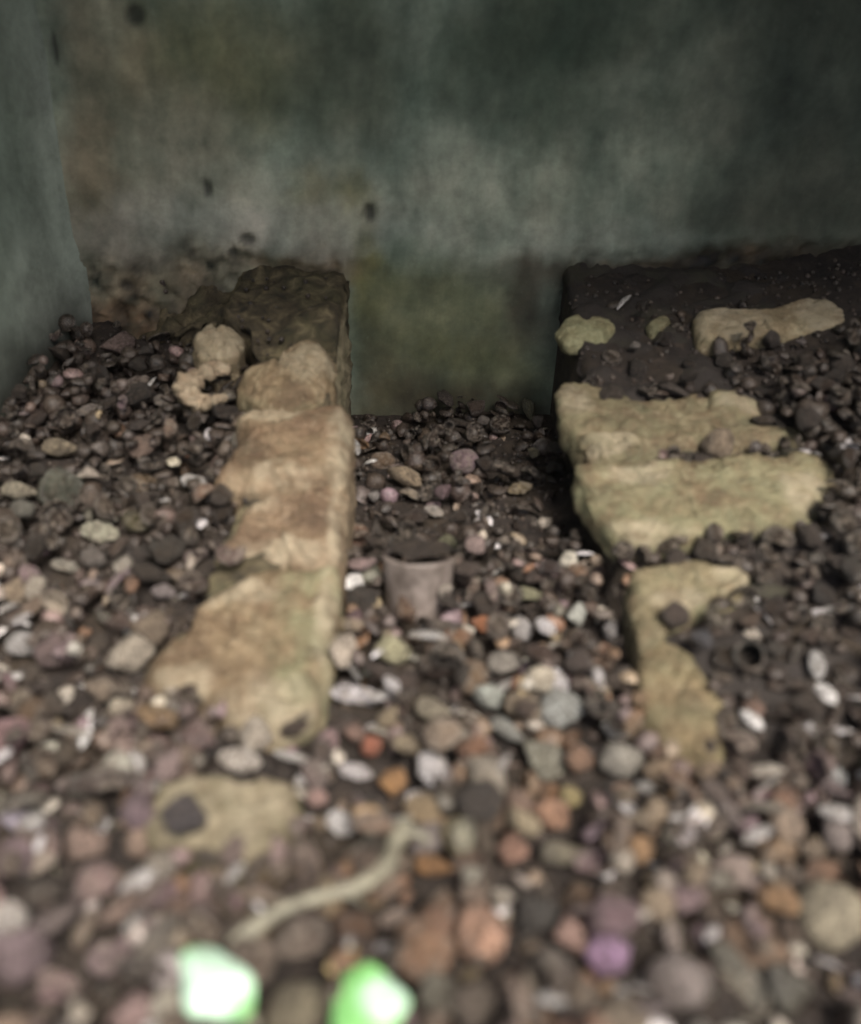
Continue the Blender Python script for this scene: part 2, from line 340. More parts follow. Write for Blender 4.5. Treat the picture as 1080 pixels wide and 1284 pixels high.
# ------------------------------------------------------------------ buttress stones
STONES = []    # world outlines for keeping pebbles off
def resample(P, n):
    P = [Vector(p) for p in P]; L = [(P[(i + 1) % len(P)] - P[i]).length for i in range(len(P))]; tot = sum(L)
    # Catmull-Rom closed
    out = []
    for k in range(n):
        d = tot * k / n; i = 0
        while d > L[i] and i < len(L) - 1: d -= L[i]; i += 1
        t = d / L[i]; p0, p1, p2, p3 = P[i - 1], P[i], P[(i + 1) % len(P)], P[(i + 2) % len(P)]
        q = 0.5 * ((2 * p1) + (p2 - p0) * t + (2 * p0 - 5 * p1 + 4 * p2 - p3) * t * t + (3 * p1 - p0 - 3 * p2 + p3) * t ** 3)
        out.append(q)
    return out
def stone(pix, plane, parent, lift=0.0, thick=0.06, seed=0, colr=(1, 1, 1), green=0.0, rough=1.0, dirt=(), name='stone', keep=True, hump=0.0, moss_right=0.0, bev=0.007, gap=0.0035, pale=(), side_dark=.45):
    pts = []
    for px, py in pix:
        p = on_plane(px, py, lambda y: plane(y) + lift); pts.append(p)
    NS = 200; O = resample(pts, NS); c = sum(O, Vector()) / NS
    O = [p + (c - p).normalized() * gap for p in O]
    if keep: STONES.append([(p.x, p.y) for p in O])
    nrm = Vector((0, -(plane(1) - plane(0)), 1)).normalized()
    V = []; T = []; rings = [0.0] + [.037 * i for i in range(1, 23)] + [.88, .93, .97, 1.0]
    size = sum((p - c).length for p in O) / NS
    def top(p, e):
        q = Vector((p.x * 1.0, p.y * 1.0, seed * 3.1))
        h = 0.007 * noise.noise(q * 7) + 0.003 * noise.noise(q * 22) + 0.0022 * noise.noise(q * 60) + 0.0016 * noise.noise(q * 130)
        pt = noise.noise(q * 45 + Vector((3, 3, 3))); h -= .004 * ss(.28, .5, pt)
        h += 0.0
        f = noise.fractal(q * 14, 1.0, 2.1, 5); h += 0.004 * (abs(f) - .3)
        cr = abs(noise.noise(Vector((p.x * 7, p.y * 26, seed + 30)))); h -= 0.004 * max(0, 1 - cr / .03)
        vd, vp = noise.voronoi(q * 15 + Vector((0, 0, 0))); h += .0065 * (noise.cell(vp[0] * 31) - .5) + .05 * noise.noise(vp[0] * 3) * (q - vp[0] / 15).x
        vd, vp = noise.voronoi(q * 42); h += .0028 * (noise.cell(vp[0] * 57) - .5)
        h *= rough
        return h + hump * (1 - e * e)
    pp = [(on_plane(a, b, lambda y: plane(y) + lift), ra, rb) for a, b, ra, rb in pale]
    dp = [(on_plane(a, b, lambda y: plane(y) + lift), r * 1.0) for a, b, r in dirt]
    def tintof(p, e):
        k = 0
        for q, r in dp:
            d = (Vector((p.x, p.y, 0)) - Vector((q.x, q.y, 0))).length * F / depth(q)
            k = max(k, 1 - ss(r * .55, r * 1.2, d + 14 * noise.noise(p * 30)))
        g = green + moss_right * ss(-0.215, -0.17, p.x)
        w_ = 0
        for q, ra, rb in pp:
            sc_ = F / depth(q); d = math.hypot((p.x - q.x) * sc_ / ra, (p.y - q.y) * sc_ * .55 / rb); w_ = max(w_, 1 - ss(.5, 1.3, d + .5 * noise.noise(p * 28)))
        return (k * .9, min(1, g), w_, 1)
    ci = None
    for ri, e in enumerate(rings):
        for k in range(NS if ri else 1):
            p = c.lerp(O[k], e) if ri else c.copy()
            if ri:
                jag = 0.003 * noise.noise(Vector((p.x * 70, p.y * 70, seed * 3.7))) + 0.003 * noise.noise(Vector((p.x * 40, p.y * 40, seed * 7.7))) + 0.010 * noise.noise(Vector((p.x * 17, p.y * 17, seed * 2.7)))
                if parent is not None and parent.name == 'stone_buttress' and p.x > -.20: jag *= .25
                p = p + (p - c).normalized() * jag * e * rough
            edge = bev * max(0, (e - 0.80) / 0.20) ** 2
            V.append(p + nrm * (top(p, e) - edge)); T.append(tintof(p, e))
    Fc = [(0, 1 + k, 1 + (k + 1) % NS) for k in range(NS)]
    b0 = 1
    base = list(V[-NS:])
    for ri in range(1, len(rings) - 1):
        a = 1 + (ri - 1) * NS; b = a + NS
        Fc += [(a + k, b + k, b + (k + 1) % NS, a + (k + 1) % NS) for k in range(NS)]
    last = 1 + (len(rings) - 2) * NS
    for si, dz in enumerate([0.006, .012, .02, .03, .042, .056, .07, .085, 1.0]):
        zz = dz if dz < 1 else thick
        if zz > thick: zz = thick
        for k in range(NS):
            kk = min(1, zz / .05); p = base[k] * (1 - kk) + (sum((base[(k + u) % NS] for u in (-8, -5, -2, 0, 2, 5, 8)), Vector()) / 7) * kk; p.z = base[k].z; o = (p - c); o.z = 0; o.normalize()
            bulge = 0.004 * math.sin(min(1, zz / .04) * 2.5) + 0.008 * noise.noise(Vector((p.x * 22, p.y * 22, zz * 45 + seed))) + .003 * noise.noise(Vector((p.x * 70, p.y * 70, zz * 120 + seed)))
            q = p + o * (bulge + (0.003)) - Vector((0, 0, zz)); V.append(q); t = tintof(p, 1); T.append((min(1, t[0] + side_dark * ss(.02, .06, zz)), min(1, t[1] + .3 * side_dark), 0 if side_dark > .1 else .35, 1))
        a = last + si * NS; b = a + NS
        Fc += [(a + k, b + k, b + (k + 1) % NS, a + (k + 1) % NS) for k in range(NS)]
    o = link(name, V, Fc, M['stone'], parent, tint=T)
    o.color = (*colr, 1)
    return o

def core(name, x00, x1, yend, f, parent, drop=0.02, left_face_tint=(.0, .6), dark=0.0, pale=0.0, x0f=None):
    """soil-packed masonry mass of a buttress: sloping top and rough upright sides"""
    NY, NXc, NS2 = 150, 90, 24; V = []; T = []
    for j in range(NY):
        y = 0.03 + (yend - 0.03) * j / (NY - 1); zt = f(y) - drop + .012 * noise.noise(Vector((1, y * 9, 3))); x0 = x0f(y) + .02 * noise.noise(Vector((0, y * 14, 3))) if x0f else x00
        row = []
        def jit(x, y, z): return 0.012 * noise.noise(Vector((x * 18, y * 22, z * 40))) + .009 * noise.noise(Vector((x * 9 + 3, y * 9, z * 12))) + .004 * noise.noise(Vector((x * 50, y * 60, z * 80)))
        for k in range(NS2):
            z = -0.08 + (zt - (.52 * max(0, -.385 - x0) if x0f else 0) + 0.08) * k / NS2; row.append((x0 + 0.006 * (1 - ss(zt - .03, zt, z)) - jit(x0, y, z), y, z, 0))
        for k in range(NXc + 1):
            x = x0 + (x1 - x0) * k / NXc; sh = (.52 * max(0, -.385 - x) + .02 * ss(-.38, -.40, x)) if x0f else 0; rg = 1 + 1.6 * (sh > 0); row.append((x, y, zt - sh + 1.3 * rg * jit(x, y, 0) - .012 * (k == 0) - .012 * (k == NXc), 1))
        for k in range(NS2 - 1, -1, -1):
            z = -0.08 + (zt + 0.08) * k / NS2; row.append((x1 + jit(x1, y, z + 5), y, z, 2))
        for x, yy, z, side in row:
            V.append((x, yy, z))
            if side == 1: T.append((dark, 0, 0, 1))
            elif side == 2: T.append((0.0, pale * ss(0.0, -.15, yy), 0, 1))
            else: T.append((left_face_tint[0], 0, 0, 1))
    n = NS2 * 2 + NXc + 1
    Fc = [(j * n + i, j * n + i + 1, (j + 1) * n + i + 1, (j + 1) * n + i) for j in range(NY - 1) for i in range(n - 1)]
    Fc.append(tuple(range((NY - 1) * n, NY * n)))
    return link(name, V, [tuple(reversed(q)) for q in Fc], M['mortar'], parent, tint=T)

LB = empty('left_buttress', (-.28, 0, 0)); LB.name = 'stone_buttress'; LB.location = (0, 0, 0)
tag(LB, 'narrow sloping buttress of pale rubble stones on the left of the pebble channel', 'buttress', 'stone buttresses against the wall')
core('packed_soil', XL0 + .01, XL1 - 0.006, -0.93, slope_l, LB, drop=0.030, pale=1.0, x0f=lambda y: xl0(y) + .01)
G1 = (0.97, 0.93, 0.86)
stone([(296, 470), (330, 452), (356, 432), (384, 414), (404, 418), (420, 440), (417, 470), (396, 488), (350, 494), (312, 490)], slope_l, LB, lift=.006, thick=.07, seed=1, colr=(1.2, 1.12, 1.0), hump=.006, dirt=[(322, 446, 26)], bev=.02, pale=[(390, 450, 40, 20)], side_dark=.8, gap=.007)
stone([(242, 418), (260, 402), (288, 404), (306, 418), (296, 434), (262, 438)], slope_l, LB, lift=-.004, thick=.08, seed=2, colr=(1.5, 1.5, 1.45), hump=.01, pale=[(270, 420, 60, 30)])
stone([(264, 586), (284, 566), (302, 540), (296, 512), (330, 504), (380, 506), (424, 500), (438, 506), (436, 560), (434, 596), (400, 600), (350, 600), (300, 594)], slope_l, LB, lift=.012, thick=.13, seed=3, colr=(1.04, .88, .80), hump=.001, green=.1, pale=[(335, 512, 40, 10), (350, 590, 60, 10), (425, 560, 16, 50)], side_dark=0, bev=.016)
stone([(264, 680), (288, 650), (304, 620), (340, 610), (400, 602), (434, 600), (430, 650), (426, 696), (380, 700), (340, 696), (300, 690)], slope_l, LB, lift=-.003, gap=.006, thick=.13, seed=4, colr=(1.0, .87, .80), hump=.0, rough=1.2, pale=[(350, 684, 60, 10), (425, 650, 14, 50), (320, 625, 30, 8)], side_dark=0, bev=.016)
stone([(182, 850), (204, 800), (232, 760), (268, 724), (320, 706), (390, 702), (425, 700), (419, 760), (411, 830), (403, 876), (380, 906), (340, 916), (290, 900), (250, 872)], slope_l, LB, lift=.008, gap=.005, thick=.13, seed=5, colr=(1.06, .97, .86), hump=.002, moss_right=.6, rough=1.15, pale=[(410, 760, 16, 60), (340, 890, 80, 30), (230, 850, 40, 12), (300, 740, 50, 12)], side_dark=0, bev=.016)
# low paver lying free in front
flat0 = lambda y: 0.055 - 0.02 * 0
P0 = stone([(186, 1006), (192, 982), (206, 974), (270, 968), (340, 968), (358, 974), (364, 992), (364, 1040), (356, 1058), (320, 1064), (270, 1060), (220, 1046), (194, 1030)], lambda y: 0.056, None, thick=.07, seed=9, colr=(.95, .92, .86), name='flat_stone', rough=.7, green=.25, pale=[(280, 1015, 90, 60)], gap=0)
tag(P0, 'flat squarish tan stone before the left buttress, with a dark pebble on it', 'stone')

RB = empty('stone_buttress', (0, 0, 0)); RB.name = 'stone_buttress.001'
tag(RB, 'broad buttress of olive tan stone slabs on the right, half buried by dark pebbles', 'buttress', 'stone buttresses against the wall')
core('packed_soil', XR0 + 0.008, 1.25, -1.04, slope_r, RB, drop=0.026, left_face_tint=(.97, 0), dark=.95)  # dark tint on top and channel face: soil plus painted shade
stone([(876, 388), (930, 384), (990, 378), (1030, 368), (1056, 380), (1062, 398), (1010, 408), (940, 416), (884, 420)], slope_r, RB, lift=.006, thick=.03, seed=11, colr=(1.45, 1.42, 1.3), green=.1, rough=.6, pale=[(900, 400, 60, 30), (1040, 390, 40, 30)], hump=.0, bev=.006)
stone([(704, 402), (720, 390), (736, 396), (752, 392), (774, 400), (764, 412), (736, 418), (712, 418)], slope_r, RB, lift=-.004, thick=.03, seed=12, colr=(1.35, 1.5, 1.25), rough=.5, green=.4, bev=.006)
stone([(812, 402), (828, 392), (842, 394), (838, 404), (820, 410)], slope_r, RB, lift=-.004, thick=.05, seed=13, colr=(1.3, 1.4, 1.2), rough=.5, green=.4, bev=.005)
stone([(698, 484), (716, 472), (742, 476), (772, 490), (830, 492), (900, 486), (948, 488), (962, 510), (960, 534), (1010, 530), (1022, 538), (980, 548), (900, 552), (830, 560), (760, 566), (726, 562), (706, 520)], slope_r, RB, lift=.004, thick=.045, seed=14, colr=(.92, .86, .76), green=.35, hump=.0, gap=.007, pale=[(720, 500, 20, 20), (930, 500, 30, 10)])
stone([(728, 540), (752, 536), (790, 538), (802, 550), (780, 566), (748, 568), (734, 558)], slope_r, RB, lift=.016, thick=.05, seed=15, colr=(1.1, 1.1, 1.0), green=.3, hump=.0, bev=.006, pale=[(765, 555, 50, 20)])
stone([(716, 578), (760, 572), (840, 566), (940, 562), (1020, 568), (1044, 582), (1054, 604), (1034, 630), (1000, 652), (930, 660), (860, 674), (790, 682), (776, 668), (752, 636), (738, 612)], slope_r, RB, lift=.004, thick=.045, seed=16, colr=(.97, .93, .80), green=.45, hump=.0, gap=.007, pale=[(800, 665, 60, 12), (800, 590, 40, 12), (1010, 620, 30, 20)])
stone([(786, 716), (800, 698), (850, 694), (910, 696), (942, 702), (950, 716), (930, 734), (890, 746), (856, 762), (838, 780), (830, 806), (800, 812), (790, 770)], slope_r, RB, lift=.010, thick=.10, seed=17, colr=(1.0, .97, .86), green=.3, hump=.0, gap=.006, pale=[(925, 715, 30, 14), (860, 748, 40, 10)])
stone([(799, 838), (806, 806), (832, 798), (866, 806), (886, 828), (896, 852), (914, 884), (906, 920), (894, 954), (864, 972), (836, 958), (818, 920), (805, 880)], slope_r, RB, lift=.014, thick=.12, seed=18, colr=(1.1, 1.04, .86), green=.25, hump=.001)

# ------------------------------------------------------------------ base meshes of the loose bits (radius about 1)
def ico(sub):
    bm = bmesh.new(); bmesh.ops.create_icosphere(bm, subdivisions=sub, radius=1)
    v = [x.co.copy() for x in bm.verts]; f = [tuple(y.index for y in x.verts) for x in bm.faces]; bm.free(); return v, f
def pebble_shape(seed, sub, squash, knob):
    v, f = ico(sub); o = Vector((seed * 5.3, seed * 1.7, 0))
    out = []
    for p in v:
        k = 1 + 0.34 * knob * noise.noise(p * 0.9 + o) + 0.18 * knob * noise.noise(p * 2.1 + o) + 0.07 * knob * noise.noise(p * 5 + o)
        q = p * k
        # a few flat facets
        for s in range(3 + (seed % 3) * 3):
            d = Vector((math.sin(seed * 9 + s * 2.1), math.cos(seed * 5 + s * 3.3), math.sin(seed * 3 + s))).normalized(); a = q.dot(d); th = (.74, .66, .56)[seed % 3]
            if a > th: q -= d * (a - th) * (.75, .85, .92)[seed % 3]
        out.append(Vector((q.x * squash[0], q.y * squash[1], q.z * squash[2])))
    return out, f
PV = [((1.08, .95, .72), 1.0), ((1.2, .85, .7), 1.1), ((1, 1, .85), .8), ((1.15, 1, .5), 1.0), ((1.3, .8, .6), 1.2), ((1, .95, .9), 1.3), ((1.1, .9, .65), 1.5), ((1.05, 1.0, .8), .7), ((1.25, .95, .45), 1.3), ((.95, 1.05, .75), 1.4), ((1.4, .7, .55), 1.2), ((1, 1, .95), 1.0)]
def snail(turns, nr, ns, lift=0.55):
    """coiled snail shell: a widening tube wound round an axis, mouth open"""
    V = []; Fc = []; total = turns * 2 * math.pi
    for i in range(nr + 1):
        a = total * i / nr; g = math.exp(0.20 * (a - total)); rr = 0.46 * g; cr = 0.52 * g
        cz = -lift * g * 1.3 + 0.35
        for k in range(ns):
            b = 2 * math.pi * k / ns
            lipk = 1.12 if i == nr else (1.04 if i == nr - 1 else 1)
            r = cr + rr * lipk * math.cos(b)
            V.append(Vector((r * math.cos(a), r * math.sin(a), cz + rr * lipk * math.sin(b))))
    for i in range(nr): Fc += [(i * ns + k, (i + 1) * ns + k, (i + 1) * ns + (k + 1) % ns, i * ns + (k + 1) % ns) for k in range(ns)]
    # inside of the mouth
    base = len(V)
    for i in range(5):
        a = total * (1 - 0.05 * i); g = math.exp(0.20 * (a - total)); rr = 0.46 * g * (0.92 if i else 1.0) * (1 - .03 * i); cr = 0.52 * g; cz = -lift * g * 1.3 + .35
        for k in range(ns):
            b = 2 * math.pi * k / ns; r = cr + rr * math.cos(b); V.append(Vector((r * math.cos(a), r * math.sin(a), cz + rr * math.sin(b))))
    o0 = nr * ns
    Fc += [(o0 + k, base + k, base + (k + 1) % ns, o0 + (k + 1) % ns) for k in range(ns)]
    for i in range(4): Fc += [(base + i * ns + k, base + (i + 1) * ns + k, base + (i + 1) * ns + (k + 1) % ns, base + i * ns + (k + 1) % ns) for k in range(ns)]
    Fc.append(tuple(base + 4 * ns + k for k in range(ns)))
    c = sum(V, Vector()) / len(V); V = [(p - c) * 1.05 for p in V]
    return V, Fc
def half_shell(seed, nr, ns, open_=1.5, t=0.13):
    """hollow half of a nut or shell with a ragged rim"""
    V = []; Fc = []
    for layer in (0, 1):
        R0 = 1 - t * layer
        for i in range(nr + 1):
            for k in range(ns):
                b = 2 * math.pi * k / ns
                mx = open_ * (1 + 0.13 * noise.noise(Vector((math.cos(b) * 1.5, math.sin(b) * 1.5, seed))) + .05 * noise.noise(Vector((math.cos(b) * 5, math.sin(b) * 5, seed))))
                th = mx * i / nr; p = Vector((math.sin(th) * math.cos(b), math.sin(th) * math.sin(b), -math.cos(th))) * R0
                p *= 1 + 0.07 * noise.noise(p * 2 + Vector((seed, 0, 0))); V.append(p)
    n = (nr + 1) * ns
    for L in (0, 1):
        for i in range(nr):
            for k in range(ns):
                q = (L * n + i * ns + k, L * n + i * ns + (k + 1) % ns, L * n + (i + 1) * ns + (k + 1) % ns, L * n + (i + 1) * ns + k)
                Fc.append(q if L else q[::-1])
    Fc += [(nr * ns + k, nr * ns + (k + 1) % ns, n + nr * ns + (k + 1) % ns, n + nr * ns + k) for k in range(ns)]
    return V, Fc
def shard(seed, nu, nv, bend=0.9, wid=0.45):
    """curved splinter of shell"""
    V = []; Fc = []
    for L in (0, 1):
        for i in range(nu + 1):
            u = -1 + 2 * i / nu
            half = wid * (max(0.0, 1 - abs(u) ** 2.2)) ** .6 * (1 + .35 * noise.noise(Vector((u * 2.5, seed, 0)))) + 0.03
            for k in range(nv + 1):
                v = -1 + 2 * k / nv; y = v * half
                V.append(Vector((u, y, -bend * .5 * y * y - 0.22 * u * u * bend - L * 0.07 + .04 * noise.noise(Vector((u * 2, y * 2, seed))))))
    n = (nu + 1) * (nv + 1)
    for L in (0, 1):
        for i in range(nu):
            for k in range(nv):
                a = L * n + i * (nv + 1) + k; q = (a, a + nv + 1, a + nv + 2, a + 1); Fc.append(q if not L else q[::-1])
    rim = [i * (nv + 1) for i in range(nu + 1)] + [nu * (nv + 1) + k for k in range(1, nv + 1)] + [i * (nv + 1) + nv for i in range(nu - 1, -1, -1)] + [k for k in range(nv - 1, 0, -1)]
    for a, b in zip(rim, rim[1:] + rim[:1]): Fc.append((b, a, a + n, b + n))
    return V, Fc
SH = {}
SH['pebble'] = [(pebble_shape(i + 1, 3, *p), pebble_shape(i + 1, 2, *p)) for i, p in enumerate(PV)]
SH['snail_shell'] = [(snail(3.1, 48, 16, l), snail(2.2, 20, 9, l)) for l in (.35, .55, .8)]
SH['half_shell'] = [(half_shell(s, 8, 24, o_), half_shell(s, 4, 12, o_)) for s, o_ in ((1, 1.5), (2, 1.3), (3, 1.8), (4, 1.0))]
SH['shell_splinter'] = [(shard(s, 14, 6, b, w_), shard(s, 6, 3, b, w_)) for s, b, w_ in ((1, .9, .45), (2, 1.2, .35), (3, .7, .55), (4, 1.0, .28))]
MESH = {}
for kind, L in SH.items():
    MESH[kind] = []
    for hi, lo in L:
        me = bpy.data.meshes.new(kind); me.from_pydata([tuple(p) for p in hi[0]], [], hi[1]); me.update()
        me.polygons.foreach_set('use_smooth', [True] * len(me.polygons)); me.materials.append(M['pebble'] if kind == 'pebble' else M['shell']); MESH[kind].append(me)
LOW = {k: [(np.array([tuple(p) for p in lo[0]], dtype=np.float64), lo[1]) for hi, lo in L] for k, L in SH.items()}

